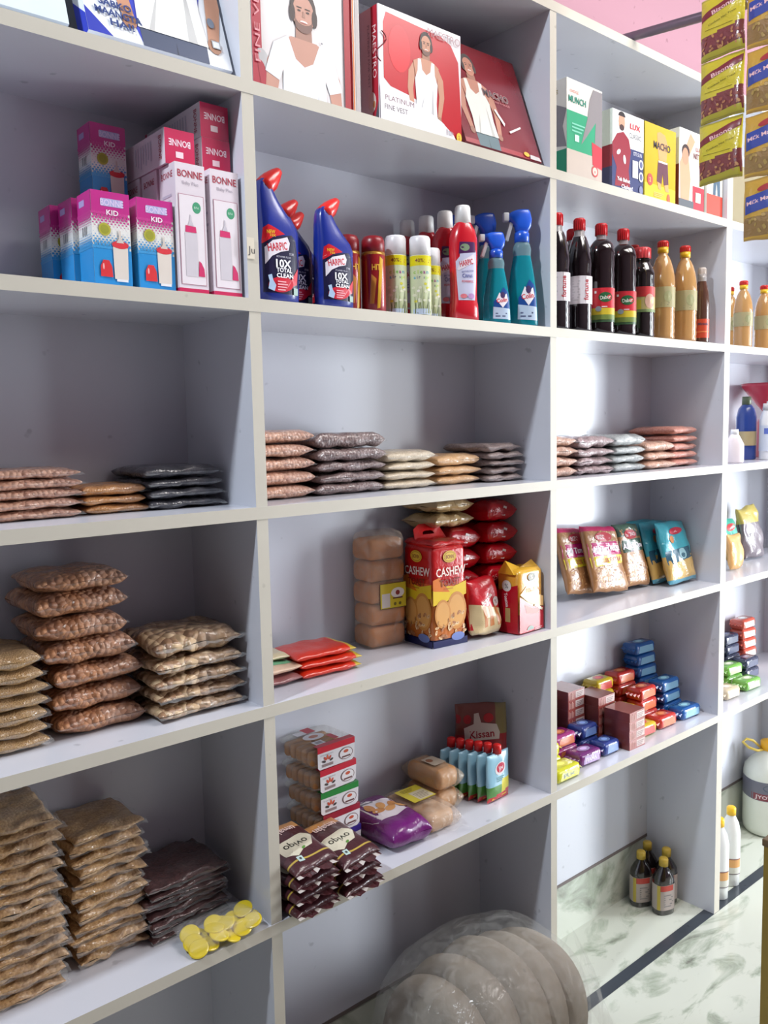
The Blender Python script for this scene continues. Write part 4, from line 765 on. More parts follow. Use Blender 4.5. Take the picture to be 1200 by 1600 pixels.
# ------------------------------------------------------------------ middle column, row four
FP = lambda c, r=.30: M(c, r, coat=.45, crinkle=.22)
def flat_pack(name, w, d, h, mf, art=None, seed=1, p=4, wr=.0015, nx=24, ny=24, wl=30, q=.5):
    m = MB(); mp = m.pillow(w, d, h, mf, nx, ny, p, q, wr, seed, wl)
    if art: art(Art(m, mp), w, d)
    return m
def put(m, name, loc, rz, label, cat, group=None, parent=None):
    o = m.build(name, parent, loc, rz); tag(o, label, cat, group); return o
m0 = flat_pack('', .150, .115, .017, lambda u, v, t: FP((196, 170, 60)) if u > .82 else FP((206, 46, 22)), None, 2, 5, .0015)
o0 = None
for i, (dx, dy, rz) in enumerate(((0, 0, .05), (.006, .004, -.02), (-.004, .012, .03))):
    o = m0.build('snack_packet') if o0 is None else o0.copy()
    if o0 is None: o0 = o
    else: col.objects.link(o)
    o.location = (.222 + dx, .130 + dy, Z[4] + .0004 + .0172 * i); o.rotation_euler.z = -.1 + rz
    tag(o, 'flat orange-red packet with a yellow end, ' + ('lowest', 'middle one', 'topmost')[i] + ' of the three', 'snack packet', 'flat orange-red packets')
put(flat_pack('', .105, .150, .020, lambda u, v, t: FP((138, 84, 84))), 'snack_packet', (.092, .150, Z[4] + .0004), .0, 'mauve-brown packet under the pale ones beside the first upright', 'snack packet')
def ar(a, w, d): a.poly([(-.04, -.05), (.04, -.05), (.04, -.03), (-.04, -.02)], M((110, 170, 130)), .01); a.poly([(-.04, -.02), (.04, -.03), (.04, .0), (-.04, .01)], M((206, 120, 100)), .01); a.ell(-.005, .03, .02, .016, M((226, 206, 160)), 16)
put(flat_pack('', .100, .145, .018, lambda u, v, t: FP((196, 176, 64)) if v > .8 else FP((206, 176, 150)), ar, 5), 'snack_packet', (.094, .155, Z[4] + .0215), .08, 'pale peach and green packet on the mauve one beside the first upright', 'snack packet')
put(flat_pack('', .095, .120, .014, lambda u, v, t: FP((206, 192, 60)) if v > .55 else FP((200, 186, 150)), None, 6), 'snack_packet', (.098, .178, Z[4] + .0405), -.1, 'cream packet with yellow top end, highest beside the first upright', 'snack packet')
# tall rusk loaf pack
r = empty('rusk_pack', (.398, .164, Z[4] + .0004), -.10); RK = M((186, 122, 72), .6, var=.2); b0 = None
for i in range(5):
    if b0 is None: m = MB(); m.rbox(0, .104, 0, .078, .001, .051, RK, .014); o = b0 = m.build('rusk_block', r)
    else: o = b0.copy(); col.objects.link(o); o.parent = r
    o.location = (0, 0, .0515 * i); o.rotation_euler.z = (-1) ** i * .012
m = MB(); m.T = Matrix.Translation((.052, .039, 0)); m.loft([(0, 0, 0, .050, .036), (.003, 0, 0, .0545, .0410), (.255, 0, 0, .0545, .0410), (.268, 0, 0, .051, .034), (.276, 0, 0, .040, .008)], film_mat('rusk_film', .22, (230, 210, 190)), 5, 32); m.build('film_wrapper', r)
m = MB(); a = Art(m, front(0, -.0030, 0)); a.rect(.026, .092, .101, .152, M((60, 54, 40))); a.rect(.027, .093, .100, .151, M((206, 186, 48), .3)); a.rect(.031, .095, .054, .128, M((208, 202, 196), .3)); a.ell(.076, .128, .019, .012, M((226, 220, 216)), 24); a.ell(.076, .128, .006, .006, M((140, 50, 50)), 14); a.rect(.062, .114, .090, .117, M((90, 40, 50))); a.ell(.068, .102, .004, .004, M((110, 100, 40)), 10); a.ell(.082, .102, .004, .004, M((110, 100, 40)), 10); m.build('label', r)
tag(r, 'tall clear pack of stacked brown rusks with a yellow label', 'rusk pack')
# cashew toast bag
r = empty('toast_bag', (.508, .072, Z[4] + .0004), -.09); m = MB(); w, d, h = .104, .112, .236; RD = FP((196, 18, 22)); 
def cz(z): return FP((30, 34, 76)) if z < .018 else FP((196, 110, 44)) if z < .10 else FP((216, 150, 40)) if z < .135 else FP((222, 90, 30)) if z < .150 else RD
ZZ = [0, .018, .06, .10, .135, .150, .19, .225, h]; S = [(z, w / 2, d / 2, w / 2 - (.004 if k in (0, len(ZZ) - 1) else 0), d / 2 - (.004 if k in (0, len(ZZ) - 1) else 0)) for k, z in enumerate(ZZ)]
m.loft(S, [cz((ZZ[k] + ZZ[k + 1]) / 2) for k in range(len(ZZ) - 1)], 9, 40)
m.T = Matrix.Translation((w / 2, d / 2, h - .006)); m.pillow(w - .004, d - .004, .022, RD, 20, 20, 5, .5, .004, 8, 36); m.T = Matrix.Identity(4); bagm = m
def toast(a, W, k):
    q = W / .104
    a.poly([(.002, .100), (W - .002, .118), (W - .002, .150), (W * .6, .140), (.002, .150)], M((230, 196, 40), .3)); a.poly([(.002, .135), (W * .5, .128), (W * .2, .165), (.002, .160)], M((220, 120, 36), .3))
    for cx, cy, rx, ry in ((.072, .082, .030, .045), (.030, .078, .024, .034)): a.ell(cx * q, cy, rx * q, ry, M((206, 140, 66), .4), 24); a.ell(cx * q, cy, rx * .82 * q, ry * .84, M((222, 164, 90), .4), 24)
    rr = random.Random(3)
    for _ in range(34): x, y = rr.uniform(.008, W - .008), .022 + rr.random() ** 1.6 * .055; an = rr.uniform(0, 3); a.l -= 2; a.ell(x, y, .0062 * q, .0032, M(rr.choice([(232, 206, 160), (206, 160, 110), (224, 190, 140), (170, 110, 70)])), 10, an); a.ell(x + .001, y + .001, .003 * q, .0014, M((190, 130, 84)), 8, an)
    a.rect(.0, .0, W, .016, M((28, 34, 84), .3)); a.ell(.075 * q, .020, .020 * q, .010, M((110, 130, 190)), 16)
    a.ell(.052 * q, .212, .020 * q, .014, M((214, 176, 50)), 26); a.ell(.052 * q, .212, .017 * q, .011, M((150, 90, 30)), 24); a.ell(.052 * q, .212, .016 * q, .010, M((222, 186, 60)), 24); a.text('BONN', .052 * q, .212, .009, M((130, 40, 30)), .024 * q, 0, .02)
    a.text('CASHEW', .055 * q, .178, .020, M((246, 236, 226)), .088 * q, .03, .01); a.text('TOAST', .052 * q, .152, .017, M((126, 36, 20)), .060 * q, .03, .02); a.lines(.035 * q, .136, .07 * q, .140, 1, M((180, 110, 30)))
toast(Art(bagm, front(0, -.0008, 0)), w, 1); toast(Art(bagm, leftf(-.0008, d, 0)), d, 1); bagm.build('printed_bag', r)
m = MB(); m.T = Matrix.Translation((w / 2, d * .60, h + .010)) @ Matrix.Rotation(-.55, 4, 'X'); V = []; ring = [(-.048, 0), (-.040, .030), (-.020, .042), (.020, .042), (.040, .030), (.048, 0)]; inner = [(-.018, .014), (-.016, .020), (-.010, .024), (.010, .024), (.016, .020), (.018, .014)]
V = [(x, 0, z) for x, z in ring] + [(x, 0, z) for x, z in inner] + [(x, .002, z) for x, z in ring] + [(x, .002, z) for x, z in inner]
F = [(i, i + 1, i + 7, i + 6) for i in range(5)] + [(i + 12, i + 18, i + 19, i + 13) for i in range(5)] + [(0, 6, 11, 5), (12, 17, 23, 18)]; m.add(V, F, RD); m.build('handle_flap', r)
tag(r, 'large red and gold toast bag with white lettering, standing mid-shelf', 'toast bag')
# pack leaning beside it, gold-red pack at the front, red stacks behind
def standing(w, h, t, mf, art=None, lean=.0, seed=1, wr=.0015, p=4, nx=22, ny=26, q=.5, wl=30, tilt=0.0):
    m = MB(); m.T = Matrix.Rotation(-lean, 4, 'X') @ Matrix.Translation((0, 0, .0022 + abs(math.sin(tilt)) * w * .46)) @ Matrix.Rotation(tilt, 4, 'Y') @ Matrix.Translation((0, 0, h / 2)) @ Matrix.Rotation(PI / 2, 4, 'X')
    mp = m.pillow(w, h, t, mf, nx, ny, p, q, wr, seed, wl)
    if art: art(Art(m, mp), w, h)
    return m
def ar(a, w, h):
    a.poly([(-.05, .012), (-.01, .0), (.05, -.012), (.055, -.058), (-.052, -.062)], M((206, 184, 140), .3), .012)
    for x in (-.02, .0, .022): a.poly([(x, -.05), (x + .012, -.048), (x + .004, .002), (x - .006, .0)], M((190, 120, 70), .3), .012)
    a.text('Britania', -.006, .018, .011, M((236, 226, 220)), .045, .5, .02); a.ell(.026, .008, .010, .012, M((190, 180, 176)), 18); a.text('%', .026, .008, .010, M((120, 60, 60)), None, 0, 0)
m = standing(.098, .138, .052, lambda u, v, t: FP((186, 20, 34)) if v > -.75 else FP((200, 180, 140)), ar, .18, 4, .004); put(m, 'toast_packet', (.675, .086, Z[4] + .0005), .03, 'small red packet with cream bottom leaning beside the large toast bag', 'toast packet')
r = empty('toast_packet', (.742, .012, Z[4] + .0004), .06); m = MB(); w, d, h = .102, .070, .160; S = [(0, w / 2, d / 2, w / 2 - .004, d / 2 - .004), (.003, w / 2, d / 2, w / 2, d / 2), (.05, w / 2, d / 2, w / 2, d / 2), (.150, w / 2, d / 2, w / 2 - .002, d / 2), (.160, w / 2, d / 2, w / 2 - .008, d / 2 - .006)]
m.loft(S, [FP((186, 20, 36)), FP((186, 20, 36)), FP((206, 150, 50)), FP((214, 166, 50))], 8, 40); a = Art(m, front(0, -.0012, 0)); a.poly([(.002, .004), (w - .002, .004), (w - .002, .058), (.05, .066), (.002, .095)], M((190, 22, 40), .25)); a.poly([(.004, .10), (.035, .078), (.075, .064), (w - .003, .060), (w - .003, .085), (.06, .098), (.03, .12)], M((236, 190, 120), .3)); a.poly([(.02, .075), (.06, .058), (.09, .055), (.075, .045), (.03, .050)], M((150, 70, 50), .3))
a.ell(.050, .140, .015, .010, M((150, 150, 140)), 22); a.text('%', .050, .140, .011, M((226, 220, 200)), None, 0, .02); a.text('TOASTEA', .055, .108, .010, M((196, 120, 50)), .06, 0, 0); a.ell(.045, .008, .014, .010, M((150, 170, 160)), 18, 0, 0, PI); a.lines(.062, .004, .096, .012, 2, M((226, 190, 190))); a.poly([(.060, .066), (.092, .05), (.096, .055), (.066, .07)], M((246, 226, 190), .2))
a = Art(m, leftf(-.0012, d, 0)); a.rect(.002, .003, d - .002, .105, M((168, 16, 34), .25)); a.poly([(.002, .105), (d - .002, .105), (d - .002, .125)], M((168, 16, 34), .25)); a.ell(.034, .120, .014, .014, M((206, 206, 200)), 22); a.text('%', .034, .120, .012, M((90, 90, 90)), None, 0, .01); a.text('Toastea', .034, .085, .010, M((236, 226, 226)), .035, -1.4, .01); a.rect(.03, .030, .045, .065, M((170, 140, 90))); m.build('printed_packet', r)
m = MB(); m.add([(-.006, .01, .150), (w + .004, .01, .150), (w * .9, .03, .176), (w * .5, .034, .160), (-.010, .034, .184), (w + .004, .055, .150), (-.006, .06, .150)], [(0, 1, 3), (0, 3, 4), (1, 2, 3), (1, 5, 2), (0, 4, 6), (4, 3, 6), (3, 2, 5), (3, 5, 6)], FP((206, 160, 40))); m.build('top_fold', r)
tag(r, 'gold and red packet with round grey emblem, front right corner of its compartment', 'toast packet')
def ar(a, w, d): a.rect(-.02, -.03, .02, .03, M((190, 60, 50)), .02)
def redroll():
    m = MB(); R_ = FP((176, 14, 30), .2); m.T = Matrix.Translation((0, 0, 0)); mp = m.pillow(.108, .130, .053, R_, 20, 20, 5, .45, .004, 7, 34); m.T = Matrix.Identity(4)
    a = Art(m, front(-.058, -.0655, 0)); a.poly([(.052, .016), (.064, .014), (.072, .036), (.060, .040)], M((216, 210, 210), .3)); a.rect(.056, .020, .064, .034, M((80, 60, 66))); a.text('25', .026, .026, .014, M((214, 120, 120), .3), None, .2, .01)
    return m
m0 = redroll(); o0 = None
for i in range(6):
    o = m0.build('toast_packet') if o0 is None else o0.copy()
    if o0 is None: o0 = o
    else: col.objects.link(o)
    o.location = (.782 + random.uniform(-.003, .003), .158 + .003 * (i % 2), Z[4] + .0005 + .0545 * i); o.rotation_euler.z = random.uniform(-.04, .04); tag(o, 'glossy red packet lying flat, ' + ordl(i, 6, 'right red stack at the back'), 'toast packet', 'red packets in the right stack')
for i in range(5):
    o = o0.copy(); col.objects.link(o); o.location = (.668 + random.uniform(-.003, .003), .182, Z[4] + .0005 + .0530 * i); o.rotation_euler.z = random.uniform(-.04, .04); tag(o, 'glossy red packet lying flat, ' + ordl(i, 5, 'left red stack behind the toast bag'), 'toast packet', 'red packets in the left stack')
def ar(a, w, d): a.rect(-.05, -.012, -.02, .02, M((150, 130, 100)), .02)
BG = M((186, 158, 112), .25, coat=1.0, crinkle=.5)
for i, lb in enumerate(('lower one of two on the left red stack', 'upper one of two, touching the board above')):
    m = flat_pack('', .140, .120, .036, BG, None, 9 + i, 3.4, .004); put(m, 'rusk_packet', (.634 + .004 * i, .180, Z[4] + .268 + .0365 * i), .05, 'shiny beige packet, ' + lb, 'rusk packet', 'shiny beige packets')

# ------------------------------------------------------------------ middle column, row five
def tray_proto(strip, deep):
    r = empty('cookie_tray'); w, d, h = .110, .122, .040; m = MB(); m.T = Matrix.Translation((0, d / 2, 0))
    m.loft([(0, 0, 0, w / 2 - .012, d / 2 - .010), (.003, 0, 0, w / 2 - .008, d / 2 - .007), (.030, 0, 0, w / 2 - .002, d / 2 - .002), (.032, 0, 0, w / 2 + .001, d / 2 + .001), (.036, 0, 0, w / 2 + .001, d / 2 + .001), (.040, 0, 0, w / 2 - .006, d / 2 - .006)], film_mat('tray_plastic', .20, (206, 206, 200)) if 'tray_plastic' not in bpy.data.materials else bpy.data.materials['tray_plastic'], 6, 36); m.build('clear_tray', r)
    ck = None
    for iy in range(5):
        for ix in range(2):
            if ck is None: m = MB(); m.rbox(-.022, .022, -.0098, .0098, 0, .026, M((176, 124, 72), .7, var=.25), .006); a = Art(m, plane((-.022, -.0115, 0), (1, 0, 0), (0, 0, 1))); ck = o = m.build('cookie', r)
            else: o = ck.copy(); col.objects.link(o); o.parent = r
            o.location = (-.024 + ix * .048, .018 + iy * .0215, .004); o.rotation_euler.z = random.uniform(-.05, .05)
    m = MB(); a = Art(m, plane((-.040, -.0030, 0), (1, 0, 0), (0, 0, 1))); W = M((220, 216, 220), .35)
    a.poly([(0, .004), (.004, .0), (.078, .0), (.084, .004), (.086, .036), (0, .036)], W); a.rect(0, .0300, .086, .0415, M(strip, .35))
    for k in range(5): an = PI * (k + .5) / 5; a.ell(.022 + .009 * math.cos(an), .011 + .009 * math.sin(an), .0045, .0022, M(((60, 50, 50), (190, 70, 50), (206, 90, 50), (190, 70, 50), (60, 50, 50))[k]), 10, an)
    a.rect(.010, .004, .034, .009, M((140, 120, 120))); a.text('STAY HEALTHY', .020, .0255, .0025, M((110, 110, 120)), .030, 0, 0)
    a.ell(.064, .016, .016, .011, M((120, 90, 90)), 22); a.ell(.064, .016, .0145, .0098, M((222, 218, 220)), 22); a.ell(.064, .020, .006, .003, M((190, 80, 50)), 12); a.rect(.054, .009, .074, .012, M((100, 60, 60)))
    a2 = Art(m, topf(-.040, -.003, .0412)); a2.rect(0, 0, .086, .016, M(strip, .35))
    if deep: a2.rect(.008, .016, .030, .036, W); a2.rect(.012, .020, .026, .032, M((150, 146, 150))); a2.ell(.030, .062, .022, .018, W, 22); a2.ell(.030, .062, .010, .008, M((190, 120, 100)), 16); a2.rect(.008, .085, .030, .105, W); a2.rect(.030, .085, .05, .115, M(strip, .35)); a2.rect(.050, .018, .062, .05, M(strip, .35))
    m.build('paper_label', r); return r
for i, (st, dx, lb) in enumerate((((60, 44, 140), .034, 'blue stripe, lowest of the tray stack'), ((146, 26, 48), .026, 'dark red stripe, fourth tray from the top'), ((40, 130, 60), .016, 'green stripe, middle tray of the stack'), ((190, 28, 54), .010, 'red stripe, second tray from the top'), ((190, 26, 50), .0, 'crimson stripe and stickers on its lid, topmost tray'))):
    r = tray_proto(st, i == 4); r.scale = (1.22, 1, 1.22); r.location = (.256 + dx * .4, .127, Z[5] + .0005 + .0522 * i); r.rotation_euler.z = .06 - .03 * (i % 3); tag(r, 'clear cookie tray with ' + lb, 'cookie tray', 'cookie trays in a stack')
def bp_mf(u, v, t): return FP((186, 160, 70)) if -.72 < v < -.64 else FP((196, 140, 84)) if v > .62 else FP((70, 32, 38))
def ar(a, w, d):
    CR = M((206, 200, 178), .3); a.poly([(-.042, -.030), (-.020, -.042), (.0, -.030), (.026, -.026), (.044, .0), (.030, .018), (-.030, .010), (-.044, .006)], CR, .012)
    a.text('oviqo', -.002, -.010, .018, M((50, 50, 40)), .058, 0, .01, True); a.ell(.004, -.026, .006, .003, M((90, 140, 60)), 10, .5); a.text('umajan', .002, .040, .018, M((222, 196, 190)), .064, .05, .02, True); a.rect(-.030, -.058, -.016, -.044, M((180, 204, 200), .3)); a.ell(-.023, -.051, .003, .003, M((60, 60, 60)), 10)
m0 = flat_pack('', .108, .150, .028, bp_mf, ar, 3, 4, .0025, 26, 44)
hem = MB(); rr = random.Random(8); V = []; F = []
for i in range(13): x = -.054 + .009 * i; V += [(x * .95, -.070, .011), (x * .95 + rr.uniform(-.001, .001), -.084 - .004 * (i % 2), .011 + .004 * math.sin(i * 1.3))]
hem.add(V, [(2 * i, 2 * i + 1, 2 * i + 3, 2 * i + 2) for i in range(12)], [FP((76, 38, 42)) if i % 5 else FP((214, 206, 200)) for i in range(12)])
o0 = None
for k, (x, y, z, rz, rx, lb) in enumerate(((.086, .044, .0005, .04, 0, 'lowest of the left pile'), (.086, .046, .0285, .03, 0, 'second of the left pile'), (.087, .042, .0565, .03, 0, 'third of the left pile'), (.084, .044, .085, .05, .16, 'topmost of the left pile'),
                                         (.198, .040, .0005, .08, 0, 'lowest of the right pile'), (.196, .044, .0285, .06, 0, 'middle of the right pile'), (.194, .046, .057, .10, .16, 'topmost of the right pile'))):
    if o0 is None: o = o0 = empty('coffee_packet'); m0.build('printed_packet', o); hem.build('crimped_end', o)
    else: o = copy_tree(o0)
    o.location = (x, y, Z[5] + z + .075 * math.sin(rx)); o.rotation_euler = (rx, 0, rz); o.scale = (.98, 1, 1); tag(o, 'dark brown packet with cream label panel, ' + lb, 'snack packet', 'dark brown packets')
def ar(a, w, d):
    a.poly([(-.055, -.018), (-.05, -.035), (.0, -.040), (.05, -.030), (.062, .0), (.05, .04), (.0, .055), (-.045, .085), (-.06, .05)], M((216, 208, 214), .3), .015)
    for i, (x, y) in enumerate(((-.02, .0), (.01, -.006), (.03, .012), (.0, .018), (-.03, .022), (.042, -.008))): a.ell(x, y, .017, .011, M(((190, 130, 74), (206, 150, 90))[i % 2], .4), 16, .4 * i)
    a.text('Bonn', -.02, .060, .012, M((80, 40, 90)), .040, .1, .02); a.rect(-.04, .044, .0, .050, M((110, 110, 120)))
m = flat_pack('', .116, .195, .062, lambda u, v, t: FP((104, 22, 104)), ar, 12, 5, .003, 26, 34, 26, .4); put(m, 'biscuit_packet', (.400, .128, Z[5] + .0005), .0, 'purple packet with white panel and printed biscuits, lying flat', 'biscuit packet')
r = empty('rusk_tray_pack', (.506, .124, Z[5] + .0005), .0); r.scale = (.79, 1, 1); m = MB(); m.rbox(-.050, .050, -.078, .085, .002, .046, M((190, 150, 112), .6, var=.2), .012); m.build('rusk_block', r)
m = MB(); m.pillow(.116, .190, .058, film_mat('clear_pack_film', .26, (216, 200, 184)), 22, 26, 4, .4, .003, 3, 26); m.build('film_wrapper', r)
m = MB(); a = Art(m, topf(-.05, -.05, .0600)); a.rect(.006, .03, .096, .105, M((206, 190, 60), .3)); a.rect(.034, .034, .092, .078, M((206, 196, 170), .3)); a.lines(.040, .04, .088, .07, 5, M((150, 140, 120))); a.lines(.02, .084, .07, .100, 3, M((150, 130, 40))); m.build('label', r)
m = MB(); m.T = Matrix.Translation((.02, -.092, .012)); m.add([(-.03, .004, 0), (.035, .0, 0), (.055, -.035, -.008), (.01, -.020, .006), (-.02, -.028, .002)], [(0, 4, 3), (0, 3, 1), (1, 3, 2)], FILM, True); m.build('loose_film_end', r)
tag(r, 'clear rusk pack with a yellow and cream label, lying flat', 'rusk pack')
def bun():
    r = empty('bun_pack'); m = MB(); m.rbox(-.046, .046, -.060, .060, .001, .052, M((186, 136, 88), .5, var=.2), .016); m.build('bun_loaf', r)
    m = MB(); m.pillow(.100, .142, .056, film_mat('bun_film', .20, (226, 206, 180)) if 'bun_film' not in bpy.data.materials else bpy.data.materials['bun_film'], 18, 22, 4, .4, .003, 5, 30); m.build('film_wrapper', r)
    m = MB(); a = Art(m, topf(-.03, -.03, .0575)); a.rect(.004, .0, .056, .05, M((186, 170, 150), .3)); a.ell(.02, .032, .012, .010, M((140, 90, 60)), 16); m.build('label', r); return r
place(bun, [(.593, .172, 5, 0, .0, 'brown bun pack in clear film, lower of two'), (.588, .166, 5, .0565, .02, 'brown bun pack in clear film, upper one with a small label')], 'bun pack', 'brown bun packs')
for o in bpy.data.objects:
    if o.get('group') == 'brown bun packs': o.scale = (.77, 1, 1)
def spout():
    r = empty('spout_pouch'); w, h = .085, .122
    def mf(u, v, t): return M((196, 40, 44), .25, coat=.6) if v < -.72 + .1 * u else M((80, 140, 60), .25, coat=.6) if v < -.35 and u < .1 else M((214, 204, 50), .25, coat=.6) if v < -.1 and u > .1 else M((150, 196, 216), .25, coat=.6)
    def ar(a, w, h): a.ell(.002, .022, .020, .016, M((226, 222, 224)), 22, .3); a.ell(.002, .024, .015, .012, M((190, 36, 70)), 20, .3); a.text('Jiv', .002, .024, .011, M((236, 226, 230)), .018, .2, .01); a.lines(-.014, -.010, .016, .004, 3, M((96, 150, 150)));  a.poly([(-.03, -.052), (.03, -.048), (.028, -.052), (-.028, -.056)], M((230, 170, 60)))
    m = standing(w, h, .0185, mf, ar, 0, 5, .0015, 3.2, 20, 28); m.build('printed_pouch', r)
    m = MB(); m.T = Matrix.Translation((0, -.009, h - .004)); m.loft([(0, 0, 0, .007, .007), (.006, 0, 0, .007, .007)], M((226, 226, 224), .4), 2, 14); m.loft([(.005, 0, 0, .0115, .0115), (.026, 0, 0, .0105, .0105), (.028, 0, 0, .008, .008)], M((214, 34, 34), .35), 2, 16); m.build('red_cap', r); return r
sp = [(.724 - .010 * i, .080 + .0225 * i, 5, 0, .06, ('foremost of the row, its coloured front fully showing', 'second of the row from the front', 'third of the row from the front', 'fourth of the row from the front', 'fifth of the row from the front', 'last of the row at the back')[i]) for i in range(6)]
place(spout, [s_[:5] + ('spout pouch with red cap, ' + s_[5],) for s_ in sp], 'drink pouch', 'spout pouches in a row')
def mf(u, v, t): return M((150, 24, 34), .3, coat=.5) if v < .25 else M((120, 60, 50), .3, coat=.5) if u < .5 else M((130, 116, 70), .3, coat=.5)
def ar(a, w, h):
    a.poly([(-.045, .010), (-.048, .045), (-.022, .055), (-.020, .082), (-.008, .084), (-.002, .058), (.040, .052), (.048, .030), (.046, .012)], M((206, 192, 178), .3), .02); a.text('Kissan', .0, .028, .020, M((150, 24, 36)), .066, .05, .02); a.ell(-.038, .068, .011, .012, M((170, 26, 34)), 14); a.ell(.018, .070, .014, .012, M((176, 26, 34)), 14); a.ell(-.065, .07, .01, .012, M((160, 26, 34)), 14)
m = standing(.138, .215, .024, mf, ar, .03, 7, .002, 5); put(m, 'ketchup_pouch', (.776, .176, Z[5] + .0005), -.60, 'tall dark red ketchup pouch with a pale bottle-shaped panel, at the back corner', 'ketchup pouch')

# ------------------------------------------------------------------ third column, row four: snack packets leaning back
def mix_art(title, bandc, sub):
    def ar(a, w, h):
        rr = random.Random(5); cs = [(176, 126, 76), (196, 150, 100), (140, 92, 56), (206, 170, 120)]
        for _ in range(70): a.ell(rr.uniform(-w * .46, w * .46), rr.uniform(-h * .46, -h * .10), rr.uniform(.003, .007), .0022, M(rr.choice(cs), .4), 8, rr.uniform(0, 3)); a.l -= 1
        for _ in range(24): a.ell(rr.uniform(-w * .46, w * .46), rr.uniform(h * .28, h * .42), rr.uniform(.003, .006), .0022, M(rr.choice(cs), .4), 8, rr.uniform(0, 3)); a.l -= 1
        a.l += 1; a.poly([(-w * .47, h * .02), (w * .47, h * .06), (w * .47, h * .26), (-w * .47, h * .22)], M(bandc, .25, coat=.5), .02)
        if sub: a.poly([(-w * .47, -h * .14), (w * .47, -h * .08), (w * .47, h * .05), (-w * .47, h * .01)], M((214, 196, 50), .25, coat=.5), .02); a.text('20% EXTRA', w * .10, -h * .03, .014, M((170, 60, 50)), w * .55, .06, .02)
        a.ell(.0, h * .32, w * .26, .015, M((180, 50, 64), .3), 24, .05); a.text('BIZONO', .0, h * .32, .013, M((232, 206, 206)), w * .40, .05, .02); a.text(title, 0, h * .14, .017, M((240, 232, 238)), w * .78, .05, .03); a.lines(-.02, h * .04, .03, h * .06, 2, M((226, 190, 210)))
    return ar
PK = (184, 24, 104); NM = M((164, 116, 70), .35, coat=.4, crinkle=.2)
m1 = standing(.165, .200, .034, lambda u, v, t: FP((186, 34, 90)) if v > .80 else NM, mix_art('All Tim Mast', PK, True), .34, 3, .002, 5, tilt=.10)
put(m1, 'snack_mix_packet', (1.292, .138, Z[4] + .001), .0, 'pink-banded snack mix packet with yellow strip, leaning in front', 'snack mix packet', 'pink-banded snack mix packets')
put(m1, 'snack_mix_packet', (1.215, .176, Z[4] + .001), .05, 'pink-banded snack mix packet half hidden behind the front pink one', 'snack mix packet', 'pink-banded snack mix packets')
m2 = standing(.130, .195, .034, lambda u, v, t: FP((70, 96, 80)) if v > .55 else NM, mix_art('All In One', (66, 92, 76), False), .30, 6, .002, 5, tilt=.06)
put(m2, 'snack_mix_packet', (1.446, .150, Z[4] + .001), .0, 'green-banded snack mix packet between the pink and the teal ones', 'snack mix packet')
TL = (60, 160, 176)
def tar(a, w, h):
    a.poly([(-w * .46, -h * .20), (w * .46, -h * .12), (w * .46, h * .06), (-w * .46, h * .02)], M((50, 90, 110), .25, coat=.5), .02); a.ell(.01, -h * .05, .020, .018, M((150, 190, 200), .3), 20); a.text('8', .01, -h * .05, .020, M((60, 110, 130)), None, 0, .02); a.ell(.0, h * .33, w * .24, .011, M((190, 50, 70), .3), 20, .05); a.text('Bizono', .0, h * .33, .008, M((236, 200, 206)), w * .34, .05, .02)
    a.ell(-w * .2, h * .2, .014, .012, M((196, 130, 80), .3), 14)
m3 = standing(.160, .195, .038, lambda u, v, t: FP(TL) if v > -.15 else M((206, 170, 96), .25, coat=.9, crinkle=.3) if v > -.9 else FP((80, 150, 170)), tar, .29, 8, .003, 4)
put(m3, 'snack_packet', (1.614, .096, Z[4] + .001), 0, 'teal snack packet leaning back, in front, its yellow lower half shining', 'snack packet', 'teal snack packets')
m3 = standing(.160, .195, .034, lambda u, v, t: FP(TL) if v > -.15 else M((206, 170, 96), .25, coat=.9, crinkle=.3) if v > -.9 else FP((80, 150, 170)), tar, .29, 8, .003, 4)
put(m3, 'snack_packet', (1.600, .142, Z[4] + .001), 0, 'teal snack packet leaning back, second from the front', 'snack packet', 'teal snack packets')
put(m3, 'snack_packet', (1.600, .186, Z[4] + .001), 0, 'teal snack packet furthest back in the shade', 'snack packet', 'teal snack packets')
# ------------------------------------------------------------------ third column, row five: soaps
def soap_mesh(c1, c2, w=.088, d=.056, h=.033, txt=None, seed=1, tc=(236, 230, 236)):
    m = MB(); m.rbox(-w / 2 + .004, w / 2 - .004, -d / 2, d / 2, .001, h, FP(c1, .2), .010)
    for s_ in (-1, 1):   # crimped wrapper ends
        V = []; n = 8
        for i in range(n + 1): y = -d / 2 * .85 + d * .85 * i / n; V += [(s_ * (w / 2 - .006), y, h * .5 + .006), (s_ * (w / 2 + .006), y * 1.05, h * .5 + (.0025 if i % 2 else -.0025))]
        m.add(V, [(2 * i, 2 * i + 1, 2 * i + 3, 2 * i + 2) for i in range(n)], FP(c1, .2), False)
    a = Art(m, front(-w / 2, -d / 2, 0)); a.poly([(.018, .008), (w - .014, .006), (w - .020, h - .009), (.024, h - .008)], M(c2, .25, coat=.5))
    if txt: a.text(txt, w / 2, h * .5, .012, M(tc, .3), w * .45, .04, .02)
    a = Art(m, topf(-w / 2, -d / 2, h)); a.ell(w * .5, d * .5, w * .22, d * .26, M(c2, .25, coat=.5), 20); a.ell(w * .5, d * .5, w * .12, d * .14, M(tuple(min(255, int(v * 1.2 + 20)) for v in c2), .25), 16)
    return m
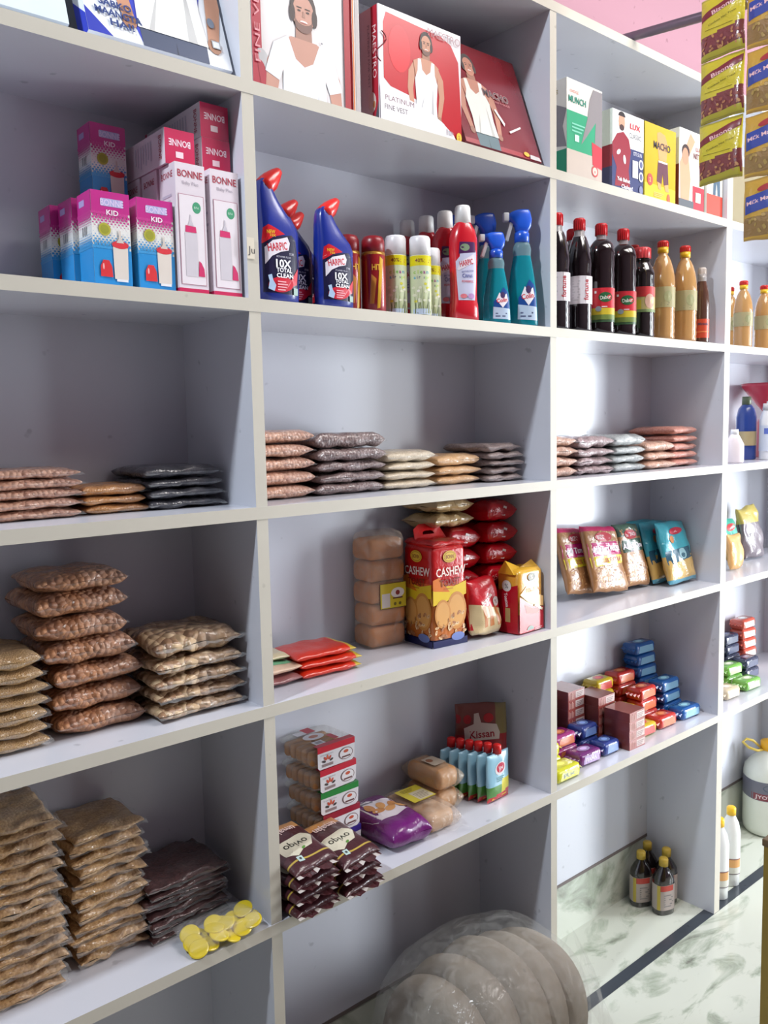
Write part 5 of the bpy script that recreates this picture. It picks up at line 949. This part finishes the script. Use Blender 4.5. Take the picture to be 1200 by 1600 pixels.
# stepped chocolate-brown cartons
cm = MB(); w, d, h = .080, .085, .0275; BR = card((112, 52, 48)); cm.box(0, w, 0, d, 0, h, BR, front=card((150, 66, 60)), top=card((140, 80, 72)))
a = Art(cm, front(0, 0, 0)); a.rect(.036, .004, w - .003, h - .004, M((206, 190, 186))); a.lines(.040, .007, w - .008, h - .006, 3, M((140, 110, 110)))
for k in range(4): a.rect(.004 + .007 * k, .003, .0065 + .007 * k, h - .004 - .004 * (k % 2), M((214, 170, 160)))
o0 = None; g = 'maroon-brown cartons in a stepped stack'
for x, y, n, nm in ((1.240, .024, 4, 'front step of the stack'), (1.222, .118, 5, 'middle step of the stack'), (1.132, .160, 6, 'back step of the stack')):
    for i in range(n):
        o = cm.build('soap_carton') if o0 is None else o0.copy()
        if o0 is None: o0 = o
        else: col.objects.link(o)
        o.location = (x + random.uniform(-.001, .001), y, Z[5] + .0004 + .0277 * i); o.rotation_euler.z = random.uniform(-.01, .03); tag(o, 'maroon-brown soap carton, ' + ordl(i, n, nm), 'soap carton', g)
def soap_cols(what, c, cols, grp, w=.112, txt=None, row=5, tc=(236, 230, 236), h=.038, sh=-.006):
    m = soap_mesh(c[0], c[1], w, .058, h, txt, tc=tc); o0 = None
    for x, y, n, where in cols:
        for i in range(n):
            o = m.build('soap_bar') if o0 is None else o0.copy()
            if o0 is None: o0 = o
            else: col.objects.link(o)
            o.location = (x + sh * i + random.uniform(-.002, .002), y, Z[row] + .0004 + (h + .0006) * i); o.rotation_euler = (0, 0, random.uniform(-.04, .04))
            tag(o, what + ', ' + ((ordl(i, n, 'pile ') + where) if n > 1 else 'single one ' + where), 'soap', grp)
soap_cols('yellow-green soap pack', ((206, 206, 40), (226, 222, 90)), ((.948, .046, 1, 'at the front beside the upright'), (.950, .110, 2, 'behind the front one')), 'yellow-green soap packs', .112, 'Rx', 5, (150, 160, 150))
soap_cols('purple soap pack', ((110, 40, 110), (176, 150, 196)), ((1.082, .070, 1, 'in front'), (.950, .175, 4, 'beside the upright')), 'purple soap packs', .104, 'FIAMA', sh=0)
soap_cols('pink-purple soap pack', ((150, 44, 110), (206, 120, 80)), ((1.058, .134, 2, 'behind the front purple pack'),), 'pink-purple soap packs', .104)
soap_cols('dark blue soap pack', ((40, 60, 130), (110, 140, 196)), ((1.186, .072, 1, 'left of the brown cartons'), (1.165, .132, 2, 'before the back step of cartons') , (1.065, .205, 4, 'at the back')), 'dark blue soap packs', .088, sh=-.002)
soap_cols('yellow soap pack', ((206, 176, 36), (196, 60, 50)), ((1.382, .078, 1, 'right of the brown cartons'), (1.382, .142, 2, 'behind the single one'), (1.370, .212, 4, 'against the back panel')), 'yellow soap packs', .098)
soap_cols('orange-red soap pack', ((190, 50, 40), (216, 120, 76)), ((1.495, .078, 1, 'in front'), (1.492, .142, 3, 'in the middle'), (1.482, .212, 4, 'at the back')), 'orange-red soap packs', .104, sh=-.004)
soap_cols('light blue soap pack', ((30, 90, 160), (130, 180, 210)), ((1.620, .072, 1, 'in front at the right'), (1.625, .138, 3, 'in the middle at the right'), (1.610, .208, 6, 'against the back panel at the right')), 'light blue soap packs', .114, sh=-.008)

# ------------------------------------------------------------------ big bag on the floor under the middle column
r = empty('large_clear_bag', (.575, -.020, .001), 0); FE = laminate('pale_felt_like_fabric', (150, 140, 126), .85, .2, 26)
for i in range(5):
    m = MB(); R_ = .190 - .010 * abs(i - 2); m.T = Matrix.Rotation(.20, 4, 'Y') @ Matrix.Rotation(PI / 2, 4, 'Y')
    secs = [(t * .046, 0, 0, R_ * q, R_ * q * .96) for t, q in ((-1, .55), (-.985, .74), (-.86, .88), (-.5, .97), (0, 1), (.5, .97), (.86, .88), (.985, .74), (1, .55))]
    m.loft(secs, FE, 2.3, 40); o = m.build('felt_roll', r); o.location = (-.166 + .083 * i, .006 * math.sin(i * 2.1), .200 + .008 * (1 - abs(i - 2)) - .012 * i * .5); o.rotation_euler = (0, 0, .06 * math.sin(i * 1.7))
m = MB(); V = []; n1, n2 = 48, 26; F = []
for j in range(n2 + 1):
    ph = -PI / 2 + PI * j / n2
    for i in range(n1):
        a_ = 2 * PI * i / n1; cx, sx = math.cos(a_) * math.cos(ph), math.sin(a_) * math.cos(ph); q = noise.noise(Vector((cx * 2.6, sx * 2.6, math.sin(ph) * 2.6))) * .05
        x = (.262 if cx > 0 else .300) * math.copysign(abs(cx) ** .75, cx) * (1 + q * .4); y = .210 * math.copysign(abs(sx) ** .85, sx) * (1 + q); z = .208 + .208 * math.copysign(abs(math.sin(ph)) ** .8, math.sin(ph)) * (1 + q * .6)
        if cx < -.3: z *= 1 - .25 * (-cx - .3)
        V.append((x, y, max(.002, z)))
for j in range(n2):
    for i in range(n1): F.append((j * n1 + i, j * n1 + (i + 1) % n1, (j + 1) * n1 + (i + 1) % n1, (j + 1) * n1 + i))
BF = film_mat('large_bag_film', .13, (214, 214, 210)); m.add(V, F, BF, True); m.build('clear_bag', r)
m = MB(); V = []; F = []; NA = 12
for k in range(NA + 1):                                          # open mouth of the bag fanning out before the upright
    t = k / NA
    for u_ in range(9):
        s_ = u_ / 8; A = Vector((.10 + .14 * t, -.20 + .02 * t, .37 - .30 * t)); B = Vector((.255 + .13 * math.sin(t * 1.5), -.045 - .03 * t, .36 - .355 * t)); P_ = A.lerp(B, s_); P_.y += .014 * math.sin(t * 9 + s_ * 5) - .03 * math.sin(s_ * PI); P_.y = min(P_.y, -.012)
        V.append(tuple(P_))
for k in range(NA):
    for u_ in range(8): F.append((k * 9 + u_, k * 9 + u_ + 1, (k + 1) * 9 + u_ + 1, (k + 1) * 9 + u_))
m.add(V, F, BF, True); m.build('bag_mouth', r); tag(r, 'large clear plastic bag full of pale felt-like rolls on the floor', 'bag')
r = empty('brown_sack', (.150, .115, .001), .1); m = MB(); m.pillow(.17, .20, .26, laminate('mauve_brown_sacking', (112, 84, 80), .8, .2, 20), 20, 20, 3.2, .45, .006, 3, 18); m.build('filled_sack', r)
tag(r, 'mauve-brown sack left of the large clear bag at the bottom edge', 'sack')

# ------------------------------------------------------------------ last column at the right edge
def lf_(m, c, r0, z0, z1): return m.loft([(z0, 0, 0, r0 * 1.012, r0 * 1.012), (z1, 0, 0, r0 * 1.012, r0 * 1.012)], M(c, .35), 2, 24, False)
r = empty('detergent_bottle', (2.115, .130, Z[3] + .0005), -.8); m = MB(); m.loft([(0, 0, 0, .030, .028), (.004, 0, 0, .034, .030), (.150, 0, 0, .034, .030), (.180, 0, 0, .026, .024), (.195, 0, 0, .014, .014)], M((40, 66, 140), .3, coat=.4), 2.3, 24); m.build('bottle_body', r)
m = MB(); m.loft([(.190, 0, 0, .016, .016), (.222, 0, 0, .015, .015)], M((84, 96, 70), .4), 2, 16); m.build('cap', r); m = MB(); lf_(m, (176, 160, 120), .034, .050, .100); m.build('label', r); tag(r, 'dark blue detergent bottle with tan label, last column beside the upright', 'detergent bottle')
r = empty('detergent_bottle', (2.132, .060, Z[3] + .0005), -.8); m = MB(); m.loft([(0, 0, 0, .024, .022), (.004, 0, 0, .027, .024), (.140, 0, 0, .028, .025), (.165, 0, 0, .020, .018), (.175, 0, 0, .016, .016)], M((226, 228, 230), .3, coat=.4), 2.3, 24); m.build('bottle_body', r)
m = MB(); m.loft([(.172, 0, 0, .019, .019), (.196, 0, 0, .017, .017)], M((206, 206, 206), .4), 2, 16); m.build('cap', r); m = MB(); mp = lf_(m, (206, 214, 226), .028, .03, .12); Art(m, mp).rect(-.02, .09, .02, .11, M((90, 110, 190)), .01); m.build('label', r); tag(r, 'white detergent bottle with blue stripe in front of the dark blue one', 'detergent bottle')
r = empty('detergent_bottle', (1.865, .045, Z[3] + .0005), -.8); m = MB(); m.loft([(0, 0, 0, .026, .020), (.004, 0, 0, .030, .022), (.060, 0, 0, .030, .022), (.080, 0, 0, .020, .016), (.095, 0, 0, .012, .012)], M((236, 226, 228), .3, coat=.4), 2.3, 24); m.build('bottle_body', r)
m = MB(); m.loft([(.093, 0, 0, .013, .013), (.110, 0, 0, .012, .012)], M((230, 230, 230), .4), 2, 16); m.build('cap', r); tag(r, 'small white bottle at the foot of the last upright', 'detergent bottle')
r = empty('handwash_bottle', (2.215, .090, Z[3] + .0005), -.8); m = MB(); m.loft([(0, 0, 0, .032, .026), (.004, 0, 0, .036, .030), (.130, 0, 0, .034, .028), (.165, 0, 0, .020, .018), (.190, 0, 0, .013, .013)], M((206, 96, 104), .3, coat=.4), 2.3, 24); m.build('bottle_body', r)
m = MB(); m.loft([(.188, 0, 0, .015, .015), (.205, 0, 0, .014, .014)], M((226, 226, 226), .4), 2, 16); m.build('cap', r); m = MB(); mp = lf_(m, (226, 216, 216), .036, .03, .11); m.build('label', r); tag(r, 'pink bottle with pale label at the right photo edge', 'bottle')
r = empty('funnel', (2.325, .158, Z[3] + .0005), 0); m = MB(); RDm = M((196, 50, 74), .35, coat=.3)
m.loft([(.168, 0, 0, .011, .011), (.172, 0, 0, .014, .014), (.215, 0, 0, .050, .050), (.262, 0, 0, .086, .086), (.274, 0, 0, .088, .088), (.270, 0, 0, .084, .084), (.215, 0, 0, .046, .046), (.18, 0, 0, .012, .012)], RDm, 2, 32, False); m.build('funnel_cone', r)
m = MB(); m.loft([(0, 0, 0, .030, .030), (.004, 0, 0, .033, .033), (.13, 0, 0, .033, .033), (.155, 0, 0, .016, .016), (.165, 0, 0, .0145, .0145)], M((206, 110, 120), .3, coat=.4), 2, 24); o = m.build('detergent_bottle', None, (2.325, .158, Z[3] + .0005)); tag(o, 'pink bottle carrying the red funnel', 'bottle')
tag(r, 'red plastic funnel resting on a bottle near the right photo edge', 'funnel')
GR = (60, 176, 150)
m4 = standing(.120, .160, .030, lambda u, v, t: FP(GR) if v > .1 else M((200, 170, 110), .25, coat=.8, crinkle=.3), lambda a, w, h: (a.ell(.0, h * .3, w * .28, .013, M((196, 60, 60), .3), 20, .1), a.text('Bizono', 0, h * .3, .010, M((240, 220, 220)), w * .42, .1, .02), a.ell(-.01, .01, .024, .018, M((40, 140, 130), .3), 20)), .25, 4, .003, 4)
put(m4, 'snack_packet', (2.070, .150, Z[4] + .001), .1, 'green snack packet with red oval, last column', 'snack packet'); put(m4, 'snack_packet', (2.020, .205, Z[4] + .001), .1, 'green snack packet peeping out beside the last upright, behind', 'snack packet')
m5 = standing(.105, .120, .030, lambda u, v, t: FP((216, 166, 100)), None, .12, 9, .003, 4); put(m5, 'snack_packet', (1.975, .100, Z[4] + .001), .1, 'orange-tan packet in the last column beside the upright', 'snack packet')
m6 = standing(.150, .190, .040, lambda u, v, t: FP((196, 176, 90)) if v > .3 else FP((120, 110, 116)), None, .22, 11, .005, 4); put(m6, 'snack_packet', (2.235, .165, Z[4] + .001), .0, 'dark packet with golden top at the right photo edge', 'snack packet')
soap_cols('cream soap pack', ((206, 190, 160), (226, 206, 190)), ((1.895, .072, 1, 'in the last column'), (1.905, .138, 3, 'in the last column')), 'cream soap packs', .10)
soap_cols('pinkish soap pack', ((176, 120, 110), (206, 190, 180)), ((1.895, .208, 4, 'at the back in the last column'),), 'pinkish soap packs', .10)
soap_cols('bright green soap pack', ((110, 170, 70), (196, 214, 170)), ((2.040, .072, 1, 'in the last column'), (2.040, .138, 2, 'in the last column')), 'bright green soap packs', .112)
soap_cols('dark navy soap pack', ((52, 58, 82), (90, 96, 120)), ((2.030, .208, 3, 'in the last column'), (2.165, .208, 4, 'right in the last column'), (2.170, .138, 2, 'before the right navy pile')), 'dark navy soap packs', .112)
soap_cols('orange-red and white soap pack', ((206, 90, 70), (226, 216, 206)), ((2.300, .208, 5, 'at the right photo edge'),), 'orange-red and white soap packs', .112)
# something in the last top compartment behind the strips
o = carton('underwear_carton', 1.79, .30, .05, .06, .20, 1, card((150, 140, 110)), 'olive-brown box in the last top compartment behind the hanging strip', 'clothing box')
